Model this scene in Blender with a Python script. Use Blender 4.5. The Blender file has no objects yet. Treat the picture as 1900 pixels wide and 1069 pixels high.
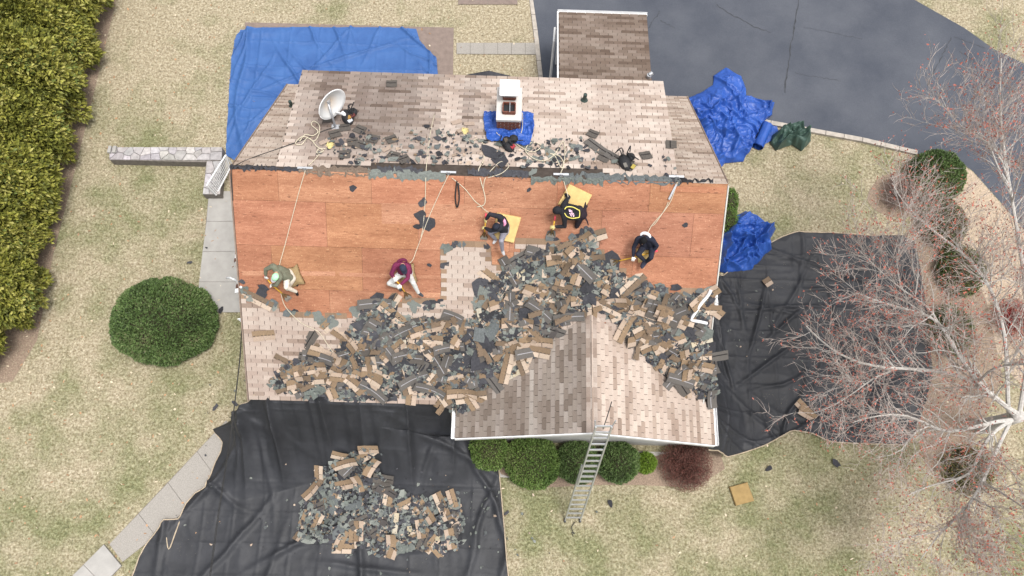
import bpy, bmesh, math, random
import numpy as np
from mathutils import Vector, Matrix
random.seed(7); rng = np.random.default_rng(7)
sc = bpy.context.scene
COL = sc.collection
# ------------------------------------------------------------------ camera, sky, sun, exposure
CAM_R = np.array([[0.9995491372604884, -0.02833513897686837, -0.009931872984220883],
                  [0.023652534316432414, 0.946831527759391, -0.32085918353886583],
                  [0.01849540002874036, 0.3204796061217923, 0.9470748345499408]])
CAM_C = np.array([7.216, -9.429, 25.72])
FPX = 1480.06
cam = bpy.data.cameras.new('camera'); camo = bpy.data.objects.new('camera', cam); COL.objects.link(camo)
cam.sensor_width = 36.0; cam.lens = FPX / 1900 * 36; cam.clip_end = 400; cam.clip_start = 0.5
M4 = Matrix([list(CAM_R[i]) + [CAM_C[i]] for i in range(3)] + [[0, 0, 0, 1]])
camo.matrix_world = M4; sc.camera = camo
world = bpy.data.worlds.new('World'); sc.world = world; world.use_nodes = True
wn = world.node_tree.nodes; wl = world.node_tree.links
sky = wn.new('ShaderNodeTexSky'); sky.sky_type = 'NISHITA'; sky.sun_disc = False
SUN_EL, SUN_AZ = math.radians(74), math.radians(120)      # azimuth measured from +y towards +x
sky.sun_elevation = SUN_EL; sky.sun_rotation = SUN_AZ; sky.air_density = 1.0; sky.dust_density = 4.0; sky.ozone_density = 0.6
hsv = wn.new('ShaderNodeHueSaturation'); hsv.inputs['Saturation'].default_value = 0.25
wl.new(sky.outputs[0], hsv.inputs['Color'])
bg = wn['Background']; bg.inputs[1].default_value = 0.135; wl.new(hsv.outputs[0], bg.inputs[0])
sun = bpy.data.lights.new('sun', 'SUN'); suno = bpy.data.objects.new('sun', sun); COL.objects.link(suno)
sun.energy = 1.5; sun.angle = math.radians(16); sun.color = (1.0, 0.965, 0.92)
sd_ = Vector((math.sin(SUN_AZ) * math.cos(SUN_EL), math.cos(SUN_AZ) * math.cos(SUN_EL), math.sin(SUN_EL)))
suno.rotation_euler = sd_.to_track_quat('Z', 'Y').to_euler(); suno.location = (0, 0, 30)
vs = sc.view_settings; vs.view_transform = 'Standard'; vs.look = 'None'; vs.gamma = 1; vs.use_curve_mapping = False
vs.exposure = 0.76
# ------------------------------------------------------------------ measured geometry of the place (metres)
RZ = 6.9; S = 0.7516; YF = 5.27; YB = 4.95; HW = 13.0      # ridge height, roof pitch, front eave, back eave, length
SD = 0.33; DX0, DX1, DY = 1.16, 11.70, 3.88                 # shed dormer
WX0, WX1, WXR, WZR, WZE, WY = 5.96, 13.32, 9.64, 4.70, 2.94, -6.25   # front wing roof
SW = (WZR - WZE) / (WXR - WX0)
def ray(px, py): return CAM_R @ np.array([(px - 950) / FPX, -(py - 534.5) / FPX, -1.0])
def g(px, py, z=0.0):
    r = ray(px, py); return CAM_C + r * ((z - CAM_C[2]) / r[2])
def pl(px, py, slope, h=0.0):          # plane z = RZ + h + slope*y
    r = ray(px, py); t = (RZ + h + slope * CAM_C[1] - CAM_C[2]) / (r[2] - slope * r[1]); return CAM_C + t * r
def fs(px, py, h=0.0): return pl(px, py, S, h)
def dm(px, py, h=0.0): return pl(px, py, -SD, h)
def bk(px, py, h=0.0): return pl(px, py, -S, h)
def roofz(x, y):
    zf = RZ + S * np.minimum(y, 0)
    zw = np.where((x > WX0) & (x < WX1) & (y > WY), WZR - SW * np.abs(x - WXR), -9)
    zf = np.where(y < -YF, -9, zf)
    return np.maximum(zf, zw)
def surf(px, py, h=0.0):               # first roof surface hit by a photo direction
    a = fs(px, py, h)
    if a[1] <= 0.0:
        r = ray(px, py); zz = np.arange(a[2] + 2.5, 2.6, -0.01)
        P = CAM_C[None] + r[None] * ((zz - CAM_C[2]) / r[2])[:, None]
        hit = np.where(P[:, 2] <= roofz(P[:, 0], P[:, 1]) + h)[0]
        return P[hit[0]] if len(hit) else a
    b = dm(px, py, h)
    if DX0 <= b[0] <= DX1: return b
    return bk(px, py, h)
def proj(P):
    q = (np.asarray(P) - CAM_C) @ CAM_R
    return np.stack([950 + FPX * q[..., 0] / -q[..., 2], 534.5 - FPX * q[..., 1] / -q[..., 2]], -1)
def inpoly(x, y, poly):
    x = np.asarray(x, float); y = np.asarray(y, float); c = np.zeros(x.shape, bool); n = len(poly)
    for i in range(n):
        x0, y0 = poly[i]; x1, y1 = poly[(i + 1) % n]
        if y0 == y1: continue
        c ^= ((y0 > y) != (y1 > y)) & (x < (x1 - x0) * (y - y0) / (y1 - y0) + x0)
    return c
def polydist(x, y, poly):
    x = np.asarray(x, float); y = np.asarray(y, float); d = np.full(x.shape, 1e9); n = len(poly)
    for i in range(n):
        ax, ay = poly[i]; bx_, by_ = poly[(i + 1) % n]
        l2 = (bx_ - ax) ** 2 + (by_ - ay) ** 2 + 1e-9
        t = np.clip(((x - ax) * (bx_ - ax) + (y - ay) * (by_ - ay)) / l2, 0, 1)
        d = np.minimum(d, np.hypot(x - ax - t * (bx_ - ax), y - ay - t * (by_ - ay)))
    return d
# ------------------------------------------------------------------ numpy noise
_tab = np.random.default_rng(3).random((256, 256))
def vnoise(x, y):
    xi = np.floor(x).astype(int); yi = np.floor(y).astype(int); fx = x - xi; fy = y - yi
    fx = fx * fx * fx * (fx * (fx * 6 - 15) + 10); fy = fy * fy * fy * (fy * (fy * 6 - 15) + 10)
    a = _tab[xi % 256, yi % 256]; b = _tab[(xi + 1) % 256, yi % 256]; c = _tab[xi % 256, (yi + 1) % 256]; d = _tab[(xi + 1) % 256, (yi + 1) % 256]
    return (a * (1 - fx) + b * fx) * (1 - fy) + (c * (1 - fx) + d * fx) * fy
def fbm(x, y, o=4):
    s = 0; a = .5
    for i in range(o): s = s + a * vnoise(x * 2 ** i + 17.3 * i, y * 2 ** i + 9.1 * i); a *= .5
    return s
def ridged(x, y, o=3):
    s = 0; a = .5
    for i in range(o): s = s + a * (1 - np.abs(2 * vnoise(x * 2 ** i + 31.7 * i, y * 2 ** i + 5.3 * i) - 1)) ** 3; a *= .5
    return s
# ------------------------------------------------------------------ objects
def tag(o, label=None, cat=None, group=None, kind=None):
    if label: o['label'] = label
    if cat: o['category'] = cat
    if group: o['group'] = group
    if kind: o['kind'] = kind
    return o
def thing(name, loc, label, cat, group=None):
    o = bpy.data.objects.new(name, None); COL.objects.link(o); o.location = loc; o.empty_display_size = .2
    PW[o.name] = Vector(loc); return tag(o, label, cat, group)
PW = {}
def link(name, me, parent=None, smooth=False):
    """links a mesh given in world coordinates; under a parent Empty it is shifted to stay where it is"""
    o = bpy.data.objects.new(name, me); COL.objects.link(o)
    if smooth: me.polygons.foreach_set('use_smooth', np.ones(len(me.polygons), bool))
    if parent is not None:
        o.parent = parent; w = PW.get(parent.name, Vector((0, 0, 0))); o.location = -w
        PW[o.name] = Vector((0, 0, 0))
    return o
def npmesh(name, V, F, mats, mi=None, col=None):
    """F: (n,k) int array or list of such arrays"""
    me = bpy.data.meshes.new(name); V = np.asarray(V, np.float32)
    Fs = F if isinstance(F, list) and not isinstance(F[0][0], int) else [F]
    Fs = [np.asarray(f, np.int32) for f in Fs if len(f)]
    tot = np.concatenate([np.full(len(f), f.shape[1], np.int32) for f in Fs])
    loops = np.concatenate([f.ravel() for f in Fs])
    me.vertices.add(len(V)); me.vertices.foreach_set('co', V.ravel())
    me.loops.add(len(loops)); me.loops.foreach_set('vertex_index', loops)
    me.polygons.add(len(tot)); st = np.concatenate([[0], np.cumsum(tot)[:-1]]).astype(np.int32)
    me.polygons.foreach_set('loop_start', st); me.polygons.foreach_set('loop_total', tot)
    for m in (mats if isinstance(mats, (list, tuple)) else [mats]): me.materials.append(m)
    if mi is not None: me.polygons.foreach_set('material_index', np.asarray(mi, np.int32))
    if col is not None:
        c = np.asarray(col, np.float32)
        if c.ndim == 1: c = np.repeat(c[:, None], 3, 1)
        c = np.concatenate([c, np.ones((len(c), 1), np.float32)], 1)
        a = me.attributes.new('Col', 'FLOAT_COLOR', 'POINT'); a.data.foreach_set('color', c.ravel())
    me.polygons.foreach_set('use_smooth', np.zeros(len(tot), bool)); me.update(calc_edges=True); me.validate(); return me
class MB:
    def __init__(s): s.v = []; s.f = []; s.m = []
    def add(s, vs, fs_, m=0):
        b = len(s.v); s.v += [tuple(map(float, p)) for p in vs]; s.f += [tuple(i + b for i in f) for f in fs_]; s.m += [m] * len(fs_); return s
    def box(s, c, size, m=0, R=None):
        c = np.asarray(c, float); h = np.asarray(size, float) / 2
        P = np.array([[x, y, z] for x in (-1, 1) for y in (-1, 1) for z in (-1, 1)]) * h
        if R is not None: P = P @ np.asarray(R).T
        return s.add(P + c, [(0, 1, 3, 2), (4, 6, 7, 5), (0, 4, 5, 1), (2, 3, 7, 6), (0, 2, 6, 4), (1, 5, 7, 3)], m)
    def bar(s, a, b, w, h, up=(0, 0, 1), m=0):
        a = np.asarray(a, float); b = np.asarray(b, float); d = b - a; L = np.linalg.norm(d); d /= L
        x = np.cross(d, up); x = x / (np.linalg.norm(x) + 1e-9); z = np.cross(x, d)
        return s.box((a + b) / 2, (w, L, h), m, np.stack([x, d, z], 1))
    def tube(s, pts, r, n=8, m=0, cap=True):
        pts = [np.asarray(p, float) for p in pts]; k = len(pts); rr = r if hasattr(r, '__len__') else [r] * k
        vs_ = []; up = None
        for i, p in enumerate(pts):
            d = pts[min(i + 1, k - 1)] - pts[max(i - 1, 0)]; d = d / (np.linalg.norm(d) + 1e-9)
            if up is None: up = np.array([0, 0, 1.]) if abs(d[2]) < .9 else np.array([1., 0, 0])
            x = np.cross(d, up); x /= np.linalg.norm(x) + 1e-9; y = np.cross(x, d); up = y
            for j in range(n):
                a = 2 * math.pi * j / n; vs_.append(p + rr[i] * (math.cos(a) * x + math.sin(a) * y))
        F = [(i * n + j, i * n + (j + 1) % n, (i + 1) * n + (j + 1) % n, (i + 1) * n + j) for i in range(k - 1) for j in range(n)]
        if cap: F += [tuple(range(n))[::-1], tuple((k - 1) * n + j for j in range(n))]
        return s.add(vs_, F, m)
    def ellipsoid(s, c, r, R=None, n=12, k=8, m=0):
        vs_ = []; c = np.asarray(c, float)
        for i in range(k + 1):
            th = math.pi * i / k
            for j in range(n):
                a = 2 * math.pi * j / n
                p = np.array([r[0] * math.sin(th) * math.cos(a), r[1] * math.sin(th) * math.sin(a), r[2] * math.cos(th)])
                vs_.append(c + (np.asarray(R) @ p if R is not None else p))
        return s.add(vs_, [(i * n + j, i * n + (j + 1) % n, (i + 1) * n + (j + 1) % n, (i + 1) * n + j) for i in range(k) for j in range(n)], m)
    def prism(s, poly, z0, z1, m=0):          # poly xy (ccw)
        n = len(poly); V = [(p[0], p[1], z0) for p in poly] + [(p[0], p[1], z1) for p in poly]
        return s.add(V, [tuple(range(n))[::-1], tuple(range(n, 2 * n))] + [(i, (i + 1) % n, n + (i + 1) % n, n + i) for i in range(n)], m)
    def mesh(s, name, mats):
        me = bpy.data.meshes.new(name); me.from_pydata(s.v, [], s.f)
        for m in (mats if isinstance(mats, (list, tuple)) else [mats]): me.materials.append(m)
        me.polygons.foreach_set('material_index', s.m); me.update()
        bm = bmesh.new(); bm.from_mesh(me); bmesh.ops.recalc_face_normals(bm, faces=bm.faces); bm.to_mesh(me); bm.free()
        return me
    def build(s, name, mats, parent=None, smooth=False): return link(name, s.mesh(name, mats), parent, smooth)
def crom(P, n=6):
    P = [np.asarray(p, float) for p in P]; Q = [2 * P[0] - P[1]] + P + [2 * P[-1] - P[-2]]; out = []
    for i in range(1, len(Q) - 2):
        a, b, c, d = Q[i - 1:i + 3]
        for k in range(n):
            t = k / n; out.append(.5 * (2 * b + (c - a) * t + (2 * a - 5 * b + 4 * c - d) * t * t + (3 * b - a - 3 * c + d) * t ** 3))
    out.append(P[-1]); return out
def resample(P, n):
    P = np.asarray(P, float); d = np.concatenate([[0], np.cumsum(np.linalg.norm(np.diff(P, axis=0), axis=1))]); t = np.linspace(0, d[-1], n)
    return np.stack([np.interp(t, d, P[:, i]) for i in range(3)], 1)
# ------------------------------------------------------------------ materials
def lin(r, gg, b):
    f = lambda c: ((c / 255 + .055) / 1.055) ** 2.4 if c > 10 else c / 255 / 12.92
    return (f(r), f(gg), f(b))
class NT:
    def __init__(s, name, rough=.8, spec=.3):
        s.m = bpy.data.materials.new(name); s.m.use_nodes = True; s.t = s.m.node_tree; s.b = s.t.nodes['Principled BSDF']
        s.b.inputs['Roughness'].default_value = rough; s.b.inputs['Specular IOR Level'].default_value = spec
    def n(s, typ, **k):
        nd = s.t.nodes.new(typ)
        for a, v in k.items(): setattr(nd, a, v)
        return nd
    def l(s, a, b): s.t.links.new(a, b)
    def coord(s, scale=(1, 1, 1), rot=(0, 0, 0), kind='Object'):
        if kind == 'Pos':
            ge = s.n('ShaderNodeNewGeometry'); mp = s.n('ShaderNodeMapping'); mp.inputs['Scale'].default_value = scale; s.l(ge.outputs['Position'], mp.inputs[0]); return mp.outputs[0]
        tc = s.n('ShaderNodeTexCoord'); mp = s.n('ShaderNodeMapping'); mp.inputs['Scale'].default_value = scale; mp.inputs['Rotation'].default_value = rot
        s.l(tc.outputs[kind], mp.inputs[0]); return mp.outputs[0]
    def noise(s, scale, detail=4, rough=.55, vec=None, dist=0):
        nd = s.n('ShaderNodeTexNoise'); nd.inputs['Scale'].default_value = scale; nd.inputs['Detail'].default_value = detail
        nd.inputs['Roughness'].default_value = rough; nd.inputs['Distortion'].default_value = dist
        if vec is not None: s.l(vec, nd.inputs['Vector'])
        return nd.outputs['Fac']
    def ramp(s, fac, stops):
        r = s.n('ShaderNodeValToRGB'); e = r.color_ramp.elements
        while len(e) < len(stops): e.new(.5)
        for i, (p, c) in enumerate(stops):
            e[i].position = p; e[i].color = (*c, 1) if len(c) == 3 else c
        s.l(fac, r.inputs[0]); return r.outputs[0]
    def mix(s, a, b, fac, mode='MIX'):
        m = s.n('ShaderNodeMix', data_type='RGBA', blend_type=mode)
        for sock, v in ((m.inputs[6], a), (m.inputs[7], b), (m.inputs[0], fac)):
            if isinstance(v, (int, float)): sock.default_value = v
            elif isinstance(v, tuple): sock.default_value = (*v, 1)
            else: s.l(v, sock)
        return m.outputs[2]
    def col(s, c):
        if isinstance(c, tuple): s.b.inputs['Base Color'].default_value = (*c, 1)
        else: s.l(c, s.b.inputs['Base Color'])
    def bump(s, h, strength=.4, dist=.02):
        b = s.n('ShaderNodeBump'); b.inputs['Strength'].default_value = strength; b.inputs['Distance'].default_value = dist
        s.l(h, b.inputs['Height']); s.l(b.outputs[0], s.b.inputs['Normal'])
    def attr(s, name='Col'): return s.n('ShaderNodeAttribute', attribute_name=name).outputs['Color']
def plain(name, c, rough=.7, var=.25, scale=8, spec=.3, metal=0, bump=0, bscale=60):
    t = NT(name, rough, spec); v = t.coord()
    f = t.noise(scale, 5, .6, v)
    t.col(t.ramp(f, [(.3, tuple(x * (1 - var) for x in c)), (.7, tuple(min(1, x * (1 + var)) for x in c))]))
    t.b.inputs['Metallic'].default_value = metal
    if bump: t.bump(t.noise(bscale, 3, .5, v), bump, .01)
    return t.m
def vcol(name, rough=.8, var=.18, scale=30, spec=.25, bump=.3, bscale=120, trans=0):
    t = NT(name, rough, spec); v = t.coord(); f = t.noise(scale, 4, .6, v)
    t.col(t.mix(t.attr(), t.ramp(f, [(.3, (1 - var,) * 3), (.7, (1 + var,) * 3)]), 1.0, 'MULTIPLY'))
    if bump: t.bump(t.noise(bscale, 2, .5, v), bump, .006)
    return t.m
def grass_colour(t, v):
    big = t.noise(.16, 3, .55, v); mid = t.noise(.75, 4, .6, v); fine = t.noise(9, 4, .7, v)
    straw = t.ramp(fine, [(.25, lin(136, 125, 104)), (.5, lin(175, 164, 141)), (.78, lin(206, 197, 175))])
    green = t.ramp(fine, [(.25, lin(94, 98, 70)), (.5, lin(130, 132, 98)), (.78, lin(168, 167, 132))])
    f = t.mix(big, mid, .55); sx = t.n('ShaderNodeSeparateXYZ'); t.l(v, sx.inputs[0]); mm = t.n('ShaderNodeMath', operation='MULTIPLY_ADD'); t.l(sx.outputs['Y'], mm.inputs[0]); mm.inputs[1].default_value = -.004; t.l(f, mm.inputs[2]); f = mm.outputs[0]; f = t.ramp(f, [(.44, (0, 0, 0)), (.62, (.95, .95, .95))])
    return t.mix(straw, green, f), fine
def m_ground():
    t = NT('lawn_soil', .95, .1); v = t.coord(); c, fine = grass_colour(t, v)
    t.col(t.mix(c, t.mix(c, (.55, .52, .45), 1.0, 'MULTIPLY'), t.ramp(t.noise(14, 4, .7, v), [(.4, (1, 1, 1)), (.6, (0, 0, 0))])))
    t.bump(fine, .6, .03); return t.m
def m_grass():
    t = NT('grass_blades', .8, .15); v = t.coord(); c, _ = grass_colour(t, v)
    t.col(t.mix(c, t.attr(), 1.0, 'MULTIPLY')); return t.m
def m_ply():
    t = NT('weathered_plywood', .95, .08); v = t.coord((3.2, 15, 15)); v2 = t.coord((.5, 2.2, 2.2)); v3 = t.coord()
    f = t.noise(1.6, 6, .65, v, .4); f2 = t.noise(1.5, 3, .5, v2)
    c = t.ramp(f, [(.2, lin(140, 97, 76)), (.5, lin(164, 116, 91)), (.8, lin(180, 134, 107))])
    c = t.mix(c, t.ramp(f2, [(.35, (.86, .83, .82)), (.65, (1.08, 1.1, 1.1))]), 1.0, 'MULTIPLY')
    sp = t.noise(7, 2, .4, t.coord((1, 3.2, 3.2)))
    c = t.mix(c, (.15, .07, .045), t.ramp(sp, [(.665, (0, 0, 0)), (.72, (.75, .75, .75))]))
    c = t.mix(c, t.ramp(t.noise(38, 4, .75, v3), [(.3, (.8, .78, .77)), (.7, (1.14, 1.15, 1.16))]), 1.0, 'MULTIPLY'); fleck = t.noise(26, 2, .5, v3); c = t.mix(c, lin(206, 166, 132), t.ramp(fleck, [(.64, (0, 0, 0)), (.74, (.65, .65, .65))]))
    c = t.mix(c, t.attr(), 1.0, 'MULTIPLY'); t.col(c); t.bump(f, .25, .01); return t.m
def m_shingle():
    t = NT('asphalt_shingle', .92, .15); v = t.coord(kind='Pos'); gr = t.noise(70, 3, .7, v)
    st = t.noise(.55, 3, .6, t.coord((1.6, .22, .22), kind='Pos'))
    c = t.mix(t.attr(), t.ramp(gr, [(.25, (.74, .73, .72)), (.75, (1.22, 1.22, 1.22))]), 1.0, 'MULTIPLY')
    xyz = t.n('ShaderNodeSeparateXYZ'); tc = t.n('ShaderNodeTexCoord'); t.l(tc.outputs['Object'], xyz.inputs[0])
    c = t.mix(c, t.mix(c, (.80, .77, .76), 1.0, 'MULTIPLY'), t.ramp(st, [(.47, (0, 0, 0)), (.62, (.7, .7, .7))]))
    t.col(c); t.bump(gr, .35, .006); return t.m
def m_asphalt():
    t = NT('asphalt', .85, .3); v = t.coord(); a = t.noise(.5, 4, .6, v); b = t.noise(60, 3, .7, v)
    c = t.ramp(a, [(.3, lin(66, 70, 79)), (.7, lin(84, 87, 94))])
    c = t.mix(c, t.ramp(b, [(.25, (.72, .72, .72)), (.75, (1.3, 1.3, 1.3))]), 1.0, 'MULTIPLY'); t.col(c); t.bump(b, .3, .006); return t.m
def m_tarp(name, c0, c1, rough, spec, weave=90, bump=.25, wr=6):
    t = NT(name, rough, spec); v = t.coord(); a = t.noise(1.1, 5, .6, v); w = t.noise(wr, 4, .6, v, .6)
    c = t.ramp(a, [(.3, c0), (.7, c1)]); t.col(c); t.bump(w, bump, .03)
    return t.m
MAT = {}
MAT['ground'] = m_ground(); MAT['grass'] = m_grass(); MAT['ply'] = m_ply(); MAT['shingle'] = m_shingle(); MAT['asphalt'] = m_asphalt()
MAT['black_tarp'] = m_tarp('black_woven_tarp', lin(38, 39, 42), lin(52, 53, 57), .6, .4)
MAT['blue_tarp'] = m_tarp('blue_poly_tarp', lin(52, 86, 140), lin(64, 101, 156), .6, .3, bump=.4)
MAT['blue_tarp2'] = m_tarp('deep_blue_poly_tarp', lin(34, 70, 146), lin(48, 90, 170), .45, .45, bump=.45)
MAT['green_tarp'] = m_tarp('green_poly_tarp', lin(52, 74, 68), lin(72, 94, 84), .5, .4)
MAT['hem'] = plain('tan_hem', lin(176, 160, 138), .8)
MAT['concrete'] = plain('concrete', lin(160, 157, 152), .9, .1, 3, bump=.2)
MAT['aggregate'] = plain('exposed_aggregate', lin(150, 145, 138), .95, .22, 40, bump=.5)
MAT['stone'] = vcol('flagstone', .9, .2, 8)
MAT['mortar'] = plain('mortar', lin(120, 114, 108), .95)
MAT['white'] = plain('white_paint', (.78, .78, .78), .5, .04, 4)
MAT['siding'] = plain('vinyl_siding', (.6, .58, .54), .6, .06, 4)
MAT['alum'] = plain('aluminium', (.62, .63, .64), .35, .06, 10, metal=.7)
MAT['galv'] = plain('galvanised_steel', (.45, .46, .48), .45, .1, 10, metal=.6)
MAT['underlay'] = plain('roof_underlay', lin(70, 62, 56), .95)
MAT['felt'] = vcol('torn_roof_felt', .9, .25, 18)
MAT['scrap'] = vcol('torn_shingle', .93, .22, 60)
MAT['brown_trim'] = plain('dark_brown_trim', lin(92, 66, 58), .7)
MAT['brick'] = plain('red_brick', lin(112, 70, 58), .9, .3, 20, bump=.3)
MAT['crown'] = plain('chimney_crown', lin(196, 192, 186), .9, .1, 5)
MAT['black'] = plain('black_rubber', (.02, .02, .022), .7)
MAT['rope'] = plain('cream_rope', lin(196, 186, 164), .8, .12, 40)
MAT['cable'] = plain('black_cable', (.035, .034, .033), .6)
MAT['foam'] = plain('yellow_foam', lin(204, 176, 118), .95, .14, 6, bump=.3)
MAT['foam2'] = plain('dirty_foam', lin(150, 126, 84), .95, .16, 6, bump=.3)
MAT['burlap'] = plain('burlap', lin(146, 126, 92), .95, .2, 14, bump=.5)
MAT['timber'] = plain('kerb_timber', lin(168, 160, 150), .9, .2, 6, bump=.3)
MAT['mulch'] = plain('mulch', lin(140, 122, 106), .98, .35, 26, bump=1)
MAT['straw'] = plain('leaf_litter', lin(174, 156, 136), .98, .25, 20, bump=.8)
MAT['gravel'] = plain('gravel', lin(170, 166, 160), .95, .45, 60, bump=1)
MAT['leaf'] = vcol('foliage', .6, .15, 6, .3, 0)
MAT['bark'] = plain('pale_grey_bark', lin(186, 182, 176), .9, .22, 12, bump=.4)
MAT['wood'] = plain('dark_wood', lin(88, 70, 56), .9, .3, 12)
MAT['bud'] = plain('red_bud', lin(176, 84, 66), .8, .3, 5)
MAT['patio'] = plain('brown_paver', lin(126, 112, 104), .9, .15, 6, bump=.2)
MAT['rake_l'] = plain('weathered_rake', lin(128, 112, 100), .85, .3, 4); MAT['rake_r'] = plain('dirty_white_rake', lin(186, 184, 178), .7, .2, 4)
MAT['porch_post'] = MAT['white']
exec_later = []
# ================================================================== SETTING
def sheet(name, poly, z, mat, parent=None, thick=0, kind='structure'):
    m = MB()
    P = [(p[0], p[1]) for p in poly]
    a = sum(P[i][0] * P[(i + 1) % len(P)][1] - P[(i + 1) % len(P)][0] * P[i][1] for i in range(len(P)))
    if a < 0: P = P[::-1]
    if thick: m.prism(P, z - thick, z)
    else: m.add([(x, y, z) for x, y in P], [tuple(range(len(P)))])
    o = m.build(name, mat, parent)
    if parent is None: tag(o, kind=kind)
    return o
gm = MB(); gm.add([(-150, -150, 0), (160, -150, 0), (160, 160, 0), (-150, 160, 0)], [(0, 1, 2, 3)])
tag(gm.build('ground', MAT['ground']), kind='structure')
G2 = lambda L, z=0: [g(x, y, z)[:2] for x, y in L]
drive_px = [(985, -40), (990, 30), (1003, 150), (1030, 330), (1240, 330), (1300, 222), (1401, 222), (1560, 252), (1706, 289), (1727, 283), (1764, 291), (1804, 317), (1863, 383), (1905, 432), (2050, 640), (2050, 190), (1896, 116), (1845, 92), (1789, 52), (1697, 0), (1640, -40)]
drive_poly = G2(drive_px)
drive = sheet('driveway', drive_poly, .006, MAT['asphalt'])
crk = plain('crack', (.05, .052, .058), .95)
for L, w in (([(1482, 0), (1478, 30), (1468, 80), (1465, 110), (1458, 150), (1455, 172)], .07), ([(1330, 8), (1352, 25), (1385, 40), (1400, 50), (1430, 60)], .045),
          ([(1225, 20), (1205, 50), (1200, 60)], .045), ([(1225, 38), (1240, 46), (1252, 52)], .03), ([(1765, 70), (1752, 95), (1740, 120), (1730, 140), (1722, 160)], .04),
          ([(1780, 95), (1800, 108), (1822, 122)], .03), ([(1770, 68), (1790, 75), (1830, 90)], .03), ([(1490, 50), (1530, 58), (1600, 72)], .02), ([(1475, 135), (1510, 142), (1560, 150)], .02)):
    P = [g(*p, .0105) for p in L]; P = resample(crom(P, 4), 26); m = MB(); vs_ = []
    for i, p in enumerate(P):
        d = P[min(i + 1, 25)] - P[max(i - 1, 0)]; nrm = np.array([-d[1], d[0], 0]); nrm /= np.linalg.norm(nrm)
        c = p + nrm * random.uniform(-.03, .03); ww = w * random.uniform(.3, 1) * .5; vs_ += [c - nrm * ww, c + nrm * ww]
    m.add(vs_, [(2 * i, 2 * i + 1, 2 * i + 3, 2 * i + 2) for i in range(25)]); m.build('crack', crk, drive)
# timber kerb along the driveway, block by block
kerb = resample([g(*p) for p in ((1395, 224), (1480, 240), (1600, 262), (1700, 286))], 10)
for i in range(9):
    a, b = kerb[i], kerb[i + 1]; d = (b - a) / np.linalg.norm(b - a); m = MB()
    m.bar(a + d * .01 + [0, 0, .06], b - d * .01 + [0, 0, .06], .17, .12); o = m.build('kerb_block', MAT['timber'])
    tag(o, 'weathered timber kerb block between driveway and lawn', 'kerb block', 'kerb blocks along the driveway')
lt = sheet('leaf_litter_bed', G2([(1712, 292), (1727, 285), (1764, 293), (1804, 319), (1863, 385), (1905, 434), (2000, 560), (2000, 800), (1880, 700), (1790, 560), (1745, 420), (1700, 345)]), .008, MAT['straw'])
sheet('mulch_bed', [g(1672 + 62 * math.cos(a) * (1 + .06 * math.sin(3 * a)), 362 + 42 * math.sin(a))[:2] for a in np.linspace(0, 6.28, 28)[:-1]], .012, MAT['mulch'])
sheet('shrub_bed', G2([(1690, 400), (1770, 410), (1830, 560), (1860, 700), (1800, 840), (1720, 880), (1690, 700), (1690, 520)]), .01, MAT['mulch'])
sheet('hedge_bed', [(-13, 14), (-7.9, 14), (-8.0, 8), (-8.1, 3), (-8.2, 0), (-8.1, -3), (-8.6, -4.4), (-13, -5)], .009, MAT['mulch'])
sheet('foundation_gravel', [(6.2, -6.1), (13.2, -6.1), (13.2, -7.0), (11, -7.1), (6.2, -7.0)], .008, MAT['gravel'])
sheet('foundation_mulch', G2([(905, 838), (930, 880), (1010, 905), (1100, 900), (1180, 900), (1290, 905), (1345, 870), (1330, 820), (1200, 850), (900, 815)]), .012, MAT['mulch'])
# patio under the back tarp
patio = sheet('patio', G2([(455, 42), (842, 52), (838, 300), (440, 300)]), .02, MAT['patio'])
# flagstone path at the back, stepping slabs, drive edging
def slabs(name, L, mat, label_parent=None, z=.03, gap=.012, thick=.06):
    """L: list of quads in photo directions"""
    root = MB(); P = np.concatenate([np.array(G2(q)) for q in L])
    c = P.mean(0)
    par = None
    for q in L:
        Q = np.array(G2(q)); cc = Q.mean(0); Q = cc + (Q - cc) * (1 - gap / max(.2, np.linalg.norm(Q[0] - cc)))
        if par is None:
            par = sheet(name, list(np.array(G2([L[0][0], L[0][1], L[-1][2], L[-1][3]]))), z - .018, MAT['mortar']); PW[par.name] = Vector((0, 0, 0))
        sheet('slab', list(Q), z, mat, par, thick)
    return par
def quadstrip(left, right, n):
    l = resample([(*p, 0) for p in left], n + 1)[:, :2]; r = resample([(*p, 0) for p in right], n + 1)[:, :2]
    return [[l[i], r[i], r[i + 1], l[i + 1]] for i in range(n)]
slabs('side_walkway', quadstrip([(388, 355), (385, 400), (377, 460), (371, 500), (366, 580)], [(452, 355), (452, 400), (455, 460), (458, 500), (462, 580)], 4), MAT['concrete'])
slabs('back_path', quadstrip([(847, 80), (1000, 80)], [(847, 101), (1000, 102)], 6), MAT['aggregate'])
slabs('back_step', quadstrip([(850, -8), (960, -8)], [(850, 9), (960, 9)], 2), MAT['patio'])
slabs('drive_edging', quadstrip([(982, 0), (990, 60), (1002, 170)], [(989, 0), (998, 60), (1010, 170)], 6), MAT['timber'], z=.04)
slabs('front_walkway', quadstrip([(420, 780), (366, 838), (290, 920), (203, 1010)], [(470, 850), (410, 880), (325, 968), (228, 1043)], 4), MAT['aggregate'])
slabs('front_step', quadstrip([(195, 1010), (120, 1085)], [(228, 1050), (160, 1120)], 2), MAT['concrete'], z=.1, thick=.1)
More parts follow.
